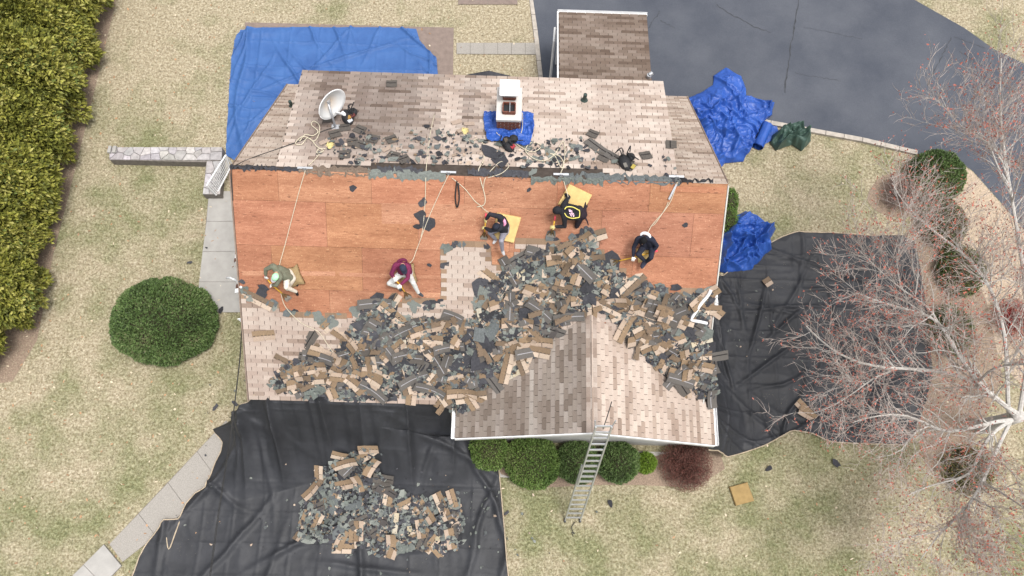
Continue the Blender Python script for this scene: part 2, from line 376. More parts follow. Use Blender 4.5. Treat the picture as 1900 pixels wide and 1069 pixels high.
# stone wall top, every stone a piece
def stone_wall():
    poly = np.array(G2([(203, 273), (412, 273), (408, 360), (376, 360), (382, 300), (203, 296)], .4))
    par = MB(); par.prism([tuple(p) for p in poly[::-1]], 0, .36); p = par.build('stone_retaining_wall', MAT['mortar'])
    tag(p, 'low L-shaped retaining wall capped with pale irregular flagstones beside the lawn', 'stone wall'); PW[p.name] = Vector((0, 0, 0))
    # irregular flat stones: cells around jittered seeds, clipped to each run of the wall
    for rect in ([(203, 273), (412, 273), (411, 297), (203, 296)], [(384, 299), (411, 299), (408, 360), (376, 360)]):
        Q = np.array(G2(rect, .4)); Q = Q if np.cross(Q[1] - Q[0], Q[2] - Q[1]) > 0 else Q[::-1]; x0, y0 = Q.min(0); x1, y1 = Q.max(0); seeds = []
        for i, x in enumerate(np.arange(x0 + .1, x1, .3)):
            for y in np.arange(y0 + .08 + .1 * (i % 2), y1, .25):
                q = np.array((x + random.uniform(-.1, .1), y + random.uniform(-.07, .07)))
                if inpoly(q[0], q[1], Q): seeds.append(q)
        for i, sd in enumerate(seeds):
            cell = [sd + np.array(d) * .5 for d in ((-1, -1), (1, -1), (1, 1), (-1, 1))]
            planes = [((q + sd) / 2 - (q - sd) / np.linalg.norm(q - sd) * .007, q - sd) for j, q in enumerate(seeds) if j != i and np.linalg.norm(q - sd) < 1.0]
            for k in range(4): e = Q[(k + 1) % 4] - Q[k]; planes.append((Q[k], np.array([e[1], -e[0]])))
            for mid, nrm in planes:
                new = []
                for k in range(len(cell)):
                    a, b = cell[k], cell[(k + 1) % len(cell)]; da, db = (a - mid) @ nrm, (b - mid) @ nrm
                    if da <= 0: new.append(a)
                    if da * db < 0: new.append(a + (b - a) * da / (da - db))
                cell = new
                if len(cell) < 3: break
            if len(cell) < 3: continue
            ctr = np.mean(cell, 0); n = len(cell); hh = .40 + random.uniform(-.006, .012); k = random.uniform(.78, 1.12); c3 = np.array(lin(172, 168, 166)) * k * np.array([1, random.uniform(.97, 1.02), random.uniform(.95, 1.06)])
            V = [(*c, .355) for c in cell] + [(*c, hh - .012) for c in cell] + [(*(ctr + (c - ctr) * .93), hh) for c in cell]
            F = [(a, (a + 1) % n, n + (a + 1) % n, n + a) for a in range(n)] + [(n + a, n + (a + 1) % n, 2 * n + (a + 1) % n, 2 * n + a) for a in range(n)]
            me = bpy.data.meshes.new('stone'); me.from_pydata([tuple(map(float, v)) for v in V], [], F + [tuple(range(2 * n, 3 * n))]); me.materials.append(MAT['stone'])
            a = me.attributes.new('Col', 'FLOAT_COLOR', 'POINT'); a.data.foreach_set('color', np.tile([*c3, 1], len(V)).astype(np.float32)); link('stone', me, p)
    for (px, py) in ((204, 278), (213, 278)):
        m = MB(); c = g(px, py, .45); m.box((c[0], c[1], .455), (.11, .26, .1)); m.build('cap_block', MAT['concrete'], p)
stone_wall()
# ================================================================== HOUSE
house = thing('house', (6.5, 0, 0), 'one and a half storey house with half stripped front roof and shed dormer', 'house')
INS = .35
m = MB(); m.box((6.5, -.16, 1.5), (HW - .5, 9.6, 3.0)); m.box(((WX0 + WX1) / 2, -5.3, 1.4), (WX1 - WX0 - .8, 1.2, 2.8)); m.build('wall', MAT['siding'], house)
m = MB(); m.box(((DX0 + DX1) / 2, 1.9, 4.4), (DX1 - DX0 - .15, 3.3, 2.2)); m.build('dormer_wall', MAT['siding'], house)
# gable triangles under the rakes
for x in (.3, HW - .3):
    m = MB(); m.add([(x - .05, -YF + .6, 2.9), (x - .05, YB - .5, 2.9), (x - .05, 0, RZ - .2), (x + .05, -YF + .6, 2.9), (x + .05, YB - .5, 2.9), (x + .05, 0, RZ - .2)], [(0, 1, 2), (3, 5, 4), (0, 3, 4, 1), (1, 4, 5, 2), (2, 5, 3, 0)]); m.build('gable_wall', MAT['siding'], house)
# --- roof bodies
def slope_slab(name, pts, th, mat, parent):
    m = MB(); n = len(pts); V = [tuple(p) for p in pts] + [(p[0], p[1], p[2] - th) for p in pts]
    m.add(V, [tuple(range(n)), tuple(range(n, 2 * n))[::-1]] + [(i, n + i, n + (i + 1) % n, (i + 1) % n) for i in range(n)]); return m.build(name, mat, parent)
zf = lambda y: RZ + S * y
front_roof = slope_slab('front_roof', [(0, -YF, zf(-YF) - .03), (HW, -YF, zf(-YF) - .03), (HW, 0, RZ - .03), (0, 0, RZ - .03)], .1, MAT['underlay'], house)
back_roof = slope_slab('back_roof', [(0, 0, RZ - .005), (HW, 0, RZ - .005), (HW, YB, RZ - S * YB - .005), (0, YB, RZ - S * YB - .005)], .12, MAT['underlay'], house)
dormer_roof = slope_slab('dormer_roof', [(DX0, .0, RZ + .0), (DX1, .0, RZ + .0), (DX1, DY, RZ - SD * DY), (DX0, DY, RZ - SD * DY)], .14, MAT['underlay'], house)
wing_roof = MB()
YA = -(RZ - WZR) / S                      # where the wing ridge meets the front slope
wv = [(WX0, WY, WZE), (WXR, WY, WZR), (WX1, WY, WZE), (WX0, -4.6, WZE), (WXR, YA + .5, WZR), (WX1, -4.6, WZE)]
wing_roof.add([(a, b, c - .006) for a, b, c in wv] + [(a, b, c - .12) for a, b, c in wv],
              [(0, 1, 4, 3), (1, 2, 5, 4), (6, 9, 10, 7), (7, 10, 11, 8), (0, 6, 7, 1), (1, 7, 8, 2), (0, 3, 9, 6), (2, 8, 11, 5), (3, 4, 10, 9), (4, 5, 11, 10)])
wing_roof = wing_roof.build('wing_roof', MAT['underlay'], house)
# fascia, rake trim and gutters
for sx in (0, HW):
    m = MB(); e = .025 if sx else -.025
    m.bar((sx + e, -YF - .02, zf(-YF) - .1), (sx + e, 0, RZ - .1), .035, .18); m.build('rake_board', MAT['rake_r'] if sx else MAT['rake_l'], house)
    m = MB(); m.bar((sx + e, .02, RZ - .1), (sx + e, YB + .02, RZ - S * YB - .1), .035, .16); m.build('rake_board', MAT['rake_l'], house)
for (xa, xb) in ((WX0 - .02, WXR), (WXR, WX1 + .02)):
    za, zb = (WZE, WZR) if xa < WXR - .1 else (WZR, WZE)
    m = MB(); m.add([(xa, WY - .03, za - .02), (xb, WY - .03, zb - .02), (xb, WY - .03, zb - .24), (xa, WY - .03, za - .24), (xa, WY + .0, za - .02), (xb, WY, zb - .02), (xb, WY, zb - .24), (xa, WY, za - .24)],
                    [(0, 1, 2, 3), (7, 6, 5, 4), (0, 4, 5, 1), (3, 2, 6, 7), (0, 3, 7, 4), (1, 5, 6, 2)]); m.build('fascia_board', MAT['white'], house)
# soffit and gable face of the wing
m = MB(); m.add([(WX0 + .4, WY + .45, 2.7), (WX1 - .4, WY + .45, 2.7), (WXR, WY + .45, WZR - .25), (WX0 + .4, WY + .55, 2.7), (WX1 - .4, WY + .55, 2.7), (WXR, WY + .55, WZR - .25)], [(0, 1, 2), (3, 5, 4), (0, 3, 4, 1), (1, 4, 5, 2), (2, 5, 3, 0)]); m.build('gable_wall', MAT['white'], house)
def gutter(a, b, parent, name='gutter', w=.11):
    m = MB(); a = np.array(a, float); b = np.array(b, float); d = (b - a) / np.linalg.norm(b - a); s = np.array([d[1], -d[0], 0])
    for off, zz, ww, hh in ((0, -.1, w, .008), (w / 2, -.045, .008, .11), (-w / 2, -.045, .008, .11)): m.bar(a + s * off + [0, 0, zz], b + s * off + [0, 0, zz], ww, hh)
    return m.build(name, MAT['white'], parent)
gutter((WX1 + .07, WY, WZE - .03), (WX1 + .07, -5.0, WZE - .03), house)
gutter((WX0 - .07, WY, WZE - .03), (WX0 - .07, -5.4, WZE - .03), house)
# --- back porch roof
PZ0, PZ1, PY1 = 3.15, 2.62, 8.52; PX0, PX1 = 8.83, 11.90
porch_roof = slope_slab('porch_roof', [(PX0, 4.75, PZ0), (PX1, 4.75, PZ0), (PX1, PY1, PZ1), (PX0, PY1, PZ1)], .12, MAT['underlay'], house)
gp = gutter((PX1 + .03, PY1 + .07, PZ1 - .0), (PX0 - .03, PY1 + .07, PZ1 - .0), house)
m = MB(); m.bar((PX0 - .04, 4.75, PZ0 - .04), (PX0 - .025, PY1 + .05, PZ1 - .05), .045, .12); m.build('rake_board', MAT['white'], house)
for x, y in ((PX0 + .12, PY1 - .25), (PX1 - .12, PY1 - .25), (PX0 + .1, 5.9)):
    m = MB(); m.box((x, y, 1.25), (.12, .12, 2.5)); m.build('porch_post', MAT['white'], house)
m = MB(); m.tube([(PX0 - .1, 8.0, 2.5), (PX0 - .12, 7.6, 2.3), (PX0 - .16, 7.0, .5), (PX0 - .2, 6.98, .12), (PX0 - .32, 6.9, .05)], .045, 8); m.build('downspout', MAT['white'], house)
m = MB(); c = np.array([PX1 - .1, 5.75, 3.02]); m.tube([c, c + [0, 0, .16]], .08, 12); m.tube([c + [0, 0, .16], c + [.1, .05, .2]], .07, 12); m.build('roof_vent', MAT['galv'], house)
# small dark canopy roof behind the dormer
cc = g(907, 131, 2.3); m = MB(); m.add([(cc[0], cc[1], 2.3), (cc[0] - .75, cc[1] + .05, 1.95), (cc[0] + .75, cc[1] + .05, 1.95), (cc[0], 4.7, 2.3), (cc[0] - .75, 4.7, 1.95), (cc[0] + .75, 4.7, 1.95)], [(0, 1, 4, 3), (0, 3, 5, 2), (0, 2, 1), (1, 2, 5, 4)]); m.build('door_canopy', plain('dark_shingle', lin(62, 62, 66), .9), house)
# --- plywood sheets on the front slope
cosS = 1 / math.hypot(1, S); SL = YF / cosS
uF = np.array([1., 0, 0]); vF = np.array([0, cosS, S * cosS]); nF = np.cross(uF, vF)
O_F = np.array([0, -YF, zf(-YF)])
LAPS = [0, .92, 2.12, 3.34, 4.56, 5.78, SL - .0]
for r in range(len(LAPS) - 1):
    x = -(r % 2) * 1.22 - (.3 if r == 3 else 0)
    while x < HW:
        a, b = max(x, .0) + .003, min(x + 2.44, HW) - .003
        if b - a > .05:
            k = random.uniform(.9, 1.07) * np.array([1, random.uniform(.96, 1.04), random.uniform(.94, 1.06)])
            cx = proj(O_F + uF * (a + b) / 2 + vF * (LAPS[r] + LAPS[r + 1]) / 2)
            if 700 < cx[0] < 900 and 360 < cx[1] < 430: k = np.array([1.12, 1.16, 1.18])
            if 590 < cx[0] < 760 and cx[1] > 455 and cx[1] < 540: k = np.array([.9, .87, .88])
            if r == 1: k = k * np.array([1.02, .93, .9])
            P = []
            for hh in (-.012, .0):
                P += [O_F + uF * a + vF * (LAPS[r] + .003) + nF * hh, O_F + uF * b + vF * (LAPS[r] + .003) + nF * hh, O_F + uF * b + vF * (LAPS[r + 1] - .003) + nF * hh, O_F + uF * a + vF * (LAPS[r + 1] - .003) + nF * hh]
            me = npmesh('plywood_sheet', P, [[4, 5, 6, 7], [0, 1, 5, 4], [1, 2, 6, 5], [2, 3, 7, 6], [3, 0, 4, 7]], MAT['ply'], col=np.tile(k, (8, 1)))
            link('plywood_sheet', me, front_roof)
        x += 2.44
def strip(px0, py0, px1, py1, w, k, h=.004, name='filler_board'):
    a, b = fs(px0, py0), fs(px1, py1); d = (b - a) / np.linalg.norm(b - a); s = np.cross(nF, d); P = []
    for hh in (0, h): P += [a - s * w / 2 + nF * hh, b - s * w / 2 + nF * hh, b + s * w / 2 + nF * hh, a + s * w / 2 + nF * hh]
    link(name, npmesh(name, P, [[4, 5, 6, 7], [0, 1, 5, 4], [1, 2, 6, 5], [2, 3, 7, 6], [3, 0, 4, 7]], MAT['ply'], col=np.tile(np.array(k), (8, 1))), front_roof)
strip(449, 507, 622, 508, .13, (1.16, 1.25, 1.3)); strip(630, 509, 822, 515, .11, (1.1, 1.16, 1.2)); strip(745, 544, 822, 548, .12, (1.18, 1.28, 1.3)); strip(1225, 350, 1344, 354, .15, (1.02, .98, .95), .02, 'ridge_board')
strip(708, 396, 884, 399, .56, (1.1, 1.17, 1.2), .003, 'plywood_sheet'); strip(1120, 478, 1150, 479, .3, (1.1, 1.2, 1.25)); strip(612, 322, 780, 330, .1, (1.12, 1.2, 1.2))
# --- shingles: every tab is a wedge with its own edge
front_px = [(448, 548), (470, 562), (520, 577), (555, 592), (600, 594), (640, 592), (665, 572), (700, 565), (740, 566), (775, 566), (825, 566), (825, 462), (870, 459), (903, 460), (905, 492), (928, 500), (928, 512), (956, 510), (956, 450), (1038, 450), (1042, 462), (1100, 446), (1112, 475), (1108, 503), (1160, 508), (1180, 538), (1240, 548), (1330, 546), (1340, 770), (380, 770)]
debris_px = [(655, 600), (690, 560), (720, 562), (745, 590), (800, 590), (850, 600), (880, 585), (905, 520), (935, 500), (960, 478), (1000, 462), (1045, 452), (1100, 432), (1112, 480), (1150, 505), (1180, 536), (1240, 548), (1322, 545), (1312, 600), (1318, 650), (1332, 728), (1318, 742), (1262, 722), (1215, 680), (1165, 630), (1130, 585), (1100, 572), (1050, 600), (1000, 652), (950, 700), (905, 722), (865, 765), (838, 760), (815, 738), (760, 735), (700, 740), (650, 748), (570, 738), (495, 715), (520, 680), (560, 660), (620, 655)]
TABS = []    # (V6, tone, parent, full, area)
TONES = [lin(174, 162, 152), lin(169, 156, 146), lin(162, 148, 138), lin(153, 139, 128), lin(144, 129, 118), lin(132, 117, 106)]
def shingle_area(O, u, v, ulen, vlen, include, parent, tonemul=None, weights=(5, 5, 3, 2, 1, .6), head=False, seed=1, base=None):
    r = random.Random(seed); n = np.cross(u, v); E, T = .127, .305; rows = int(vlen / E) + 1
    present = {}
    for j in range(rows):
        off = -(j % 2) * T / 2 - r.choice((0, 0, .02)); strip_tone = None
        i = 0; x = off
        while x < ulen:
            if (i + j) % 3 == 0 or strip_tone is None: strip_tone = r.choices(range(6), weights)[0]
            tn = min(5, max(0, strip_tone + r.choice((0, 0, 0, 1, -1))))
            a, b = max(x, 0) + .007, min(x + T, ulen) - .007; v0, v1 = j * E, min((j + 1) * E + .03, vlen + .02)
            if b - a > .03 and v0 < vlen:
                c = O + u * (a + b) / 2 + v * (v0 + v1) / 2
                if include is None or include(c): present[(j, i)] = (a, b, v0, v1, tn, c)
            x += T; i += 1
    for (j, i), (a, b, v0, v1, tn, c) in present.items():
        h0 = .011 + r.uniform(0, .004); V = [O + u * a + v * v0, O + u * b + v * v0, O + u * a + v * v0 + n * h0, O + u * b + v * v0 + n * h0, O + u * a + v * v1 + n * .003, O + u * b + v * v1 + n * .003]
        V = np.array(V); k = np.array(TONES[tn]) * r.uniform(.94, 1.06)
        if base is not None: k = k * np.array(base)
        if tonemul is not None: k = k * tonemul(c)
        pj = proj(V[2:]); ar = abs((pj[1, 0] - pj[0, 0]) * (pj[2, 1] - pj[0, 1]) - (pj[2, 0] - pj[0, 0]) * (pj[1, 1] - pj[0, 1]))
        TABS.append((V, k, parent, b - a > .28, ar, pj.mean(0), tn))
        if head:                              # dark felt under the tabs shows in the slots
            V3 = np.array([O + u * (a - .012) + v * v0, O + u * (b + .012) + v * v0, O + u * (a - .012) + v * v0 + n * .0025, O + u * (b + .012) + v * v0 + n * .0025, O + u * (a - .012) + v * v1 + n * .0015, O + u * (b + .012) + v * v1 + n * .0015])
            TABS.append((V3, np.array(lin(74, 66, 60)), parent, False, 0, pj.mean(0), 0))
        if head and (j + 1, i) not in present and (j + 1) * E < vlen:      # uncovered upper half of the strip
            V2 = np.array([O + u * (a - .006) + v * (v0 + E), O + u * (b + .006) + v * (v0 + E), O + u * (a - .006) + v * (v0 + E) + n * .005, O + u * (b + .006) + v * (v0 + E) + n * .005, O + u * (a - .006) + v * (v0 + .3) + n * .004, O + u * (b + .006) + v * (v0 + .3) + n * .004])
            TABS.append((V2, np.array(lin(138, 116, 96)) * r.uniform(.85, 1.1), parent, False, 0, pj.mean(0), 0))
def stain(c):
    p = proj(c); x = p[0]; s = 0
    for x0, w, a in ((606, 34, .85), (676, 28, .9), (730, 40, .6), (805, 18, .45), (872, 20, .5), (560, 14, .3), (770, 18, .4)): s += a * math.exp(-((x - x0 + (p[1] - 200) * .12) / w) ** 2)
    s *= max(0, min(1, (318 - p[1]) / 70)) * (.6 + .7 * float(fbm(np.array(c[0] * 3.), np.array(c[1] * 1.2), 3)))
    return (1.2 - min(.62, s)) * np.array([1, 1 - .03 * s, 1 - .02 * s])
cosD = 1 / math.hypot(1, SD)
vD = np.array([0, -cosD, SD * cosD]); uD = np.array([-1., 0, 0]); OD = np.array([DX1 + .01, DY + .02, RZ - SD * (DY + .02) + .002])
def torn_ridge(c):                                       # tabs near the ridge are partly torn away
    p = proj(c); e = 318 + (p[0] - 425) * .031 - 12 - (10 if 680 < p[0] < 1110 else 0) - 9 * float(vnoise(np.array(p[0] * .021), np.array(.5)))
    return p[1] < e
shingle_area(OD, uD, vD, DX1 - DX0 + .02, (DY + .02) / cosD - .02, torn_ridge, dormer_roof, stain, seed=2)
vB = np.array([0, -cosS, S * cosS])
def torn_side(c): return c[1] > (.18 if c[0] < 5 else (.1 if c[0] < 12.2 else -.2))
for (xa, xb, sd0) in ((0, DX0 - .02, 3), (DX1 + .02, HW, 4)):
    shingle_area(np.array([xb, YB + .03, RZ - S * (YB + .03) + .002]), uD, vB, xb - xa, (YB + .03) / cosS, torn_side, back_roof, lambda c: np.array([1.0, .98, .95]) * (1.0 + .16 * float(vnoise(np.array(c[0] * .4), np.array(c[1] * 2.2)))), seed=sd0)
def inc_front(c):
    if roofz(c[0], c[1]) > c[2] + .06: return False
    p = proj(c); return bool(inpoly(p[0], p[1], front_px))
shingle_area(O_F + nF * .003 - vF * .03, uF, vF, HW, SL, inc_front, front_roof, lambda c: np.array([1.08, 1.06, 1.05]), head=True, seed=5)
cw = 1 / math.hypot(1, SW)
def inc_wing(c): return c[2] > zf(min(c[1], 0)) - .05 or c[1] < -YF
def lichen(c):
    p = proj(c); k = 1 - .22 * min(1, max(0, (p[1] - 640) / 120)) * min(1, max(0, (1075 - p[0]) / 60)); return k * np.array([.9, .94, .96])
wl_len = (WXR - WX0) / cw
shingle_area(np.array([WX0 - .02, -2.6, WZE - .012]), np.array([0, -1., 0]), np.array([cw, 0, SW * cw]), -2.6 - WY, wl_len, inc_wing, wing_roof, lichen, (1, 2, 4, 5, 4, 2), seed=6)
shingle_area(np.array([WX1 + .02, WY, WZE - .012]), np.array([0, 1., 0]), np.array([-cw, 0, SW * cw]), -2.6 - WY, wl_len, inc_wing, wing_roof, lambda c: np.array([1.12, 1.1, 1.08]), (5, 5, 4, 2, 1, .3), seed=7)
pv = np.array([0, PY1 - 4.75, PZ1 - PZ0]); pv /= np.linalg.norm(pv)
shingle_area(np.array([PX1, PY1 + .02, PZ1 + .004]), uD, -pv, PX1 - PX0, 3.8, None, porch_roof, lambda c: np.array([.52, .49, .47]), (2, 3, 4, 4, 4, 3), seed=8)
order = sorted(range(len(TABS)), key=lambda i: -TABS[i][4] if (TABS[i][3] and not inpoly(TABS[i][5][0], TABS[i][5][1], debris_px)) else 0)
single = set(order[:300]); cache = {}; SF = [[0, 1, 3, 2], [2, 3, 5, 4]]; ST = [[0, 2, 4], [1, 5, 3]]
Vj, Cj, par_ = [], [], 0
for i, (V, k, parent, full, ar, pp, tn) in enumerate(TABS):
    if i in single:
        d1 = V[1] - V[0]; key = (parent.name, tuple(np.round(d1 / np.linalg.norm(d1), 2)), tn)
        if key not in cache:
            cache[key] = npmesh('shingle', V - V[0], [np.array(SF), np.array(ST)], MAT['shingle'], col=np.tile(k, (6, 1)))
        o = bpy.data.objects.new('shingle', cache[key]); COL.objects.link(o); o.parent = parent; o.location = V[0]
    else: Vj.append(V); Cj.append(np.tile(k, (6, 1)))
n6 = len(Vj); b6 = np.arange(n6)[:, None] * 6
FJ = np.concatenate([b6 + np.array([SF[0]]), b6 + np.array([SF[1]])]); FT = np.concatenate([b6 + np.array([ST[0]]), b6 + np.array([ST[1]])])
tag(link('shingle_field', npmesh('shingle_field', np.concatenate(Vj), [FJ, FT], MAT['shingle'], col=np.concatenate(Cj)), house), kind='stuff')
# wing ridge caps
y = WY; r_ = random.Random(4)
while y < YA - .1:
    k = np.array(TONES[r_.choices(range(6), (4, 4, 3, 3, 2, 1))[0]]); V = []
    for yy, hh in ((y, .022), (y + .17, .012)):
        for dx in (-.15, -.05, .05, .15): V.append((WXR + dx, yy, WZR - SW * abs(dx) + hh + (.0 if abs(dx) > .1 else -.006)))
    V += [(WXR + dx, y, WZR - SW * abs(dx) - .0) for dx in (-.15, -.05, .05, .15)]
    link('ridge_cap', npmesh('ridge_cap', V, [[0, 1, 5, 4], [1, 2, 6, 5], [2, 3, 7, 6], [8, 9, 1, 0], [9, 10, 2, 1], [10, 11, 3, 2]], MAT['shingle'], col=np.tile(k, (12, 1))), wing_roof); y += .135
# --- chimney
CX0, CX1, CY0, CY1, CZ = 6.90, 7.53, 1.66, 2.62, 7.0
ch = MB(); ch.box(((CX0 + CX1) / 2, (CY0 + CY1) / 2, 6.3), (CX1 - CX0 - .006, CY1 - CY0 - .006, 1.25)); ch = ch.build('chimney', plain('pale_mortar', lin(176, 164, 154), .95), house)
bl, bh = .2, .065
for j in range(7):
    zc = CZ - .1 - j * .078 - .03
    for (sx, ln, fx) in (('f', CX1 - CX0, CY0), ('b', CX1 - CX0, CY1), ('l', CY1 - CY0, CX0), ('r', CY1 - CY0, CX1)):
        t0 = -(j % 2) * .1
        while t0 < ln - .02:
            a, b = max(0, t0), min(ln, t0 + bl)
            if b - a > .05:
                m = MB()
                if sx in 'fb': m.box((CX0 + (a + b) / 2, fx + (.012 if sx == 'b' else -.0), zc), (b - a - .02, .03, bh - .016))
                else: m.box((fx, CY0 + (a + b) / 2, zc), (.03, b - a - .012, bh))
                m.build('brick', MAT['brick'], ch)
            t0 += bl + .002
m = MB(); m.box(((CX0 + CX1) / 2, (CY0 + CY1) / 2, CZ - .045), (CX1 - CX0 + .05, CY1 - CY0 + .05, .09)); m.build('chimney_crown', MAT['crown'], ch)
def flue(cy, name):
    m = MB(); w, d, h, t = .33, .29, .13, .03; cx = (CX0 + CX1) / 2
    for (ox, oy, sx, sy) in ((0, -d / 2, w, t), (0, d / 2, w, t), (-w / 2, 0, t, d - t), (w / 2, 0, t, d - t)): m.box((cx + ox, cy + oy, CZ + h / 2), (sx, sy, h))
    m.build(name, MAT['brick'], ch); m = MB(); m.box((cx, cy, CZ + .01), (w - t, d - t, .02)); m.build('flue_shade_plate', MAT['black'], ch)  # black plate low in the liner paints the shade inside the flue
flue(CY0 + .3, 'flue_liner'); flue(CY1 - .22, 'flue_liner')
m = MB(); cx = (CX0 + CX1) / 2; m.box((cx, CY1 - .22, CZ + .24), (.34, .3, .2)); m.build('cap_cage', MAT['galv'], ch)
m = MB(); m.box((cx, CY1 - .22, CZ + .36), (.54, .5, .05)); o = m.build('chimney_cap', MAT['white'], ch); bv = o.modifiers.new('b', 'BEVEL'); bv.width = .05; bv.segments = 3
m = MB(); m.bar((cx + .02, CY0 + .14, CZ + .14), (cx + .02, CY0 + .44, CZ + .14), .015, .015); m.build('damper_rod', MAT['galv'], ch)
# vents
def vent(base, h, r, name='vent_pipe'):
    m = MB(); b = np.array(base); m.tube([b - [0, 0, .05], b + [0, 0, h]], r, 12, cap=False); m.tube([b + [0, 0, h], b + [0, 0, h - .1]], r * .8, 12)
    m.tube([b - [0, 0, .02], b + [0, 0, .05], b + [0, 0, .1]], [r * 2.2, r * 1.7, r * 1.05], 12); m.build(name, plain('vent_dark', lin(58, 72, 68), .6), house)
vent(dm(1084, 187), .32, .055); vent(bk(542, 198), .3, .05)
# awnings over the side windows
def awning(p0, p1, out, z, rise, stripes, drop=.35):
    """p0,p1 along the wall; slats run from the wall outwards and down"""
    root = MB(); p0 = np.array(p0, float); p1 = np.array(p1, float); n = len(stripes); par = None
    for i in range(n):
        a = p0 + (p1 - p0) * (i + .06) / n; b = p0 + (p1 - p0) * (i + .94) / n; m = MB(); hz = .025 * (i % 2)
        A = lambda q, o, zz: (q[0] + o, q[1], zz + hz)
        P = [A(a, 0, z), A(b, 0, z), A(b, out, z - rise), A(a, out, z - rise), A(a, out * 1.02, z - rise - .12), A(b, out * 1.02, z - rise - .12)]
        th = [(q[0], q[1], q[2] - .012) for q in P]
        m.add(P + th, [(0, 1, 2, 3), (3, 2, 5, 4), (6, 9, 8, 7), (9, 10, 11, 8), (0, 3, 9, 6), (1, 7, 8, 2), (0, 6, 7, 1), (3, 4, 10, 9), (2, 8, 11, 5), (4, 5, 11, 10)])
        if par is None: par = m.build('window_awning', stripes[i], house); PW[par.name] = Vector((0, 0, 0))
        else: m.build('awning_slat', stripes[i], par)
W_, B_ = MAT['white'], MAT['brown_trim']
awning((12.75, -1.35, 0), (12.75, -2.45, 0), .62, 4.5, .5, [W_] * 13)
awning((12.75, -3.2, 0), (12.75, -4.35, 0), .62, 3.55, .45, [W_] * 13)
awning((.2, .1, 0), (.2, -1.2, 0), -1.12, 3.6, .5, [W_, B_] * 5)
awning((.2, -1.85, 0), (.2, -2.15, 0), -1.0, 3.5, .5, [B_, W_])
# loose white downspouts
def dspout(pts, r=.045):
    m = MB(); m.tube(crom(pts, 5), r, 8); m.build('downspout', MAT['white'], house, True)
dspout([fs(1319, 538, .08), fs(1314, 548, .1), fs(1300, 565, .12), fs(1290, 580, .14), fs(1281, 594, .1)]); dspout([fs(1281, 594, .1), fs(1298, 597, .13), fs(1312, 600, .1)])
dspout([g(421, 516, 2.2), g(428, 516, 2.6), g(440, 522, 2.9), fs(447, 533, .05)], .035)
print('tabs', len(TABS))
# ================================================================== TARPS
def coons(top, right, bottom, left, nu, nv):
    """top/bottom run left to right, left/right run top to bottom"""
    T, B, L, R_ = resample(top, nu), resample(bottom, nu), resample(left, nv), resample(right, nv)
    s = np.linspace(0, 1, nu)[None, :, None]; t = np.linspace(0, 1, nv)[:, None, None]
    P = (1 - t) * T[None] + t * B[None] + (1 - s) * L[:, None] + s * R_[:, None] - ((1 - s) * (1 - t) * T[0] + s * (1 - t) * T[-1] + (1 - s) * t * B[0] + s * t * B[-1])
    return P, s[..., 0], t[..., 0]
def gridfaces(nu, nv):
    i = np.arange(nv - 1)[:, None] * nu + np.arange(nu - 1)[None]; i = i.ravel(); return np.stack([i, i + nu, i + nu + 1, i + 1], 1)
def tarp(name, P, mat, label, cat='tarp', group=None, hem=None, hemr=.02):
    nv, nu = P.shape[:2]
    o = link(name, npmesh(name, P.reshape(-1, 3), gridfaces(nu, nv), mat), None, True); tag(o, label, cat, group); PW[o.name] = Vector((0, 0, 0))
    if hem:
        edge = {'left': P[:, 0], 'right': P[:, -1], 'bottom': P[-1], 'top': P[0]}
        for h in hem:
            e = edge[h][::3] + np.array([0, 0, .012]); m = MB(); m.tube(list(e), hemr, 5); m.build('hem', MAT['hem'], o, True)
    return o
def wr(P, amp, sc, seed=0, o=3): return amp * (ridged(P[..., 0] * sc + seed, P[..., 1] * sc + seed * .7, o) - .3)
def foldlines(P, n, amp, seed, width=.05):
    """a few long straight creases"""
    r = random.Random(seed); z = 0; c = P.reshape(-1, 3).mean(0); ext = np.ptp(P.reshape(-1, 3)[:, :2], axis=0).max() / 2
    for i in range(n):
        a = r.uniform(0, math.pi); d = (P[..., 0] - c[0]) * math.cos(a) + (P[..., 1] - c[1]) * math.sin(a) - r.uniform(-ext, ext)
        e = -(P[..., 0] - c[0]) * math.sin(a) + (P[..., 1] - c[1]) * math.cos(a) - r.uniform(-ext, ext)
        d = d + .25 * (vnoise(e * .8 + i * 3, e * 0 + i) - .5)
        z = z + amp * r.uniform(.4, 1) * np.exp(-(d / width) ** 2) * np.exp(-(e / r.uniform(.8, 2.2)) ** 2)
    return z
def squarefolds(P, step, amp, ox=0, oy=0):
    x = P[..., 0] + .06 * (vnoise(P[..., 1] * .9, P[..., 0] * .2) - .5) + ox; y = P[..., 1] + .06 * (vnoise(P[..., 0] * .9, P[..., 1] * .2 + 7) - .5) + oy
    f = lambda q: np.exp(-((np.abs((q / step) % 1 - .5) - .5) * step / .03) ** 2)
    return amp * (f(x) + f(y)) * (.4 + vnoise(P[..., 0] * 1.3, P[..., 1] * 1.3))
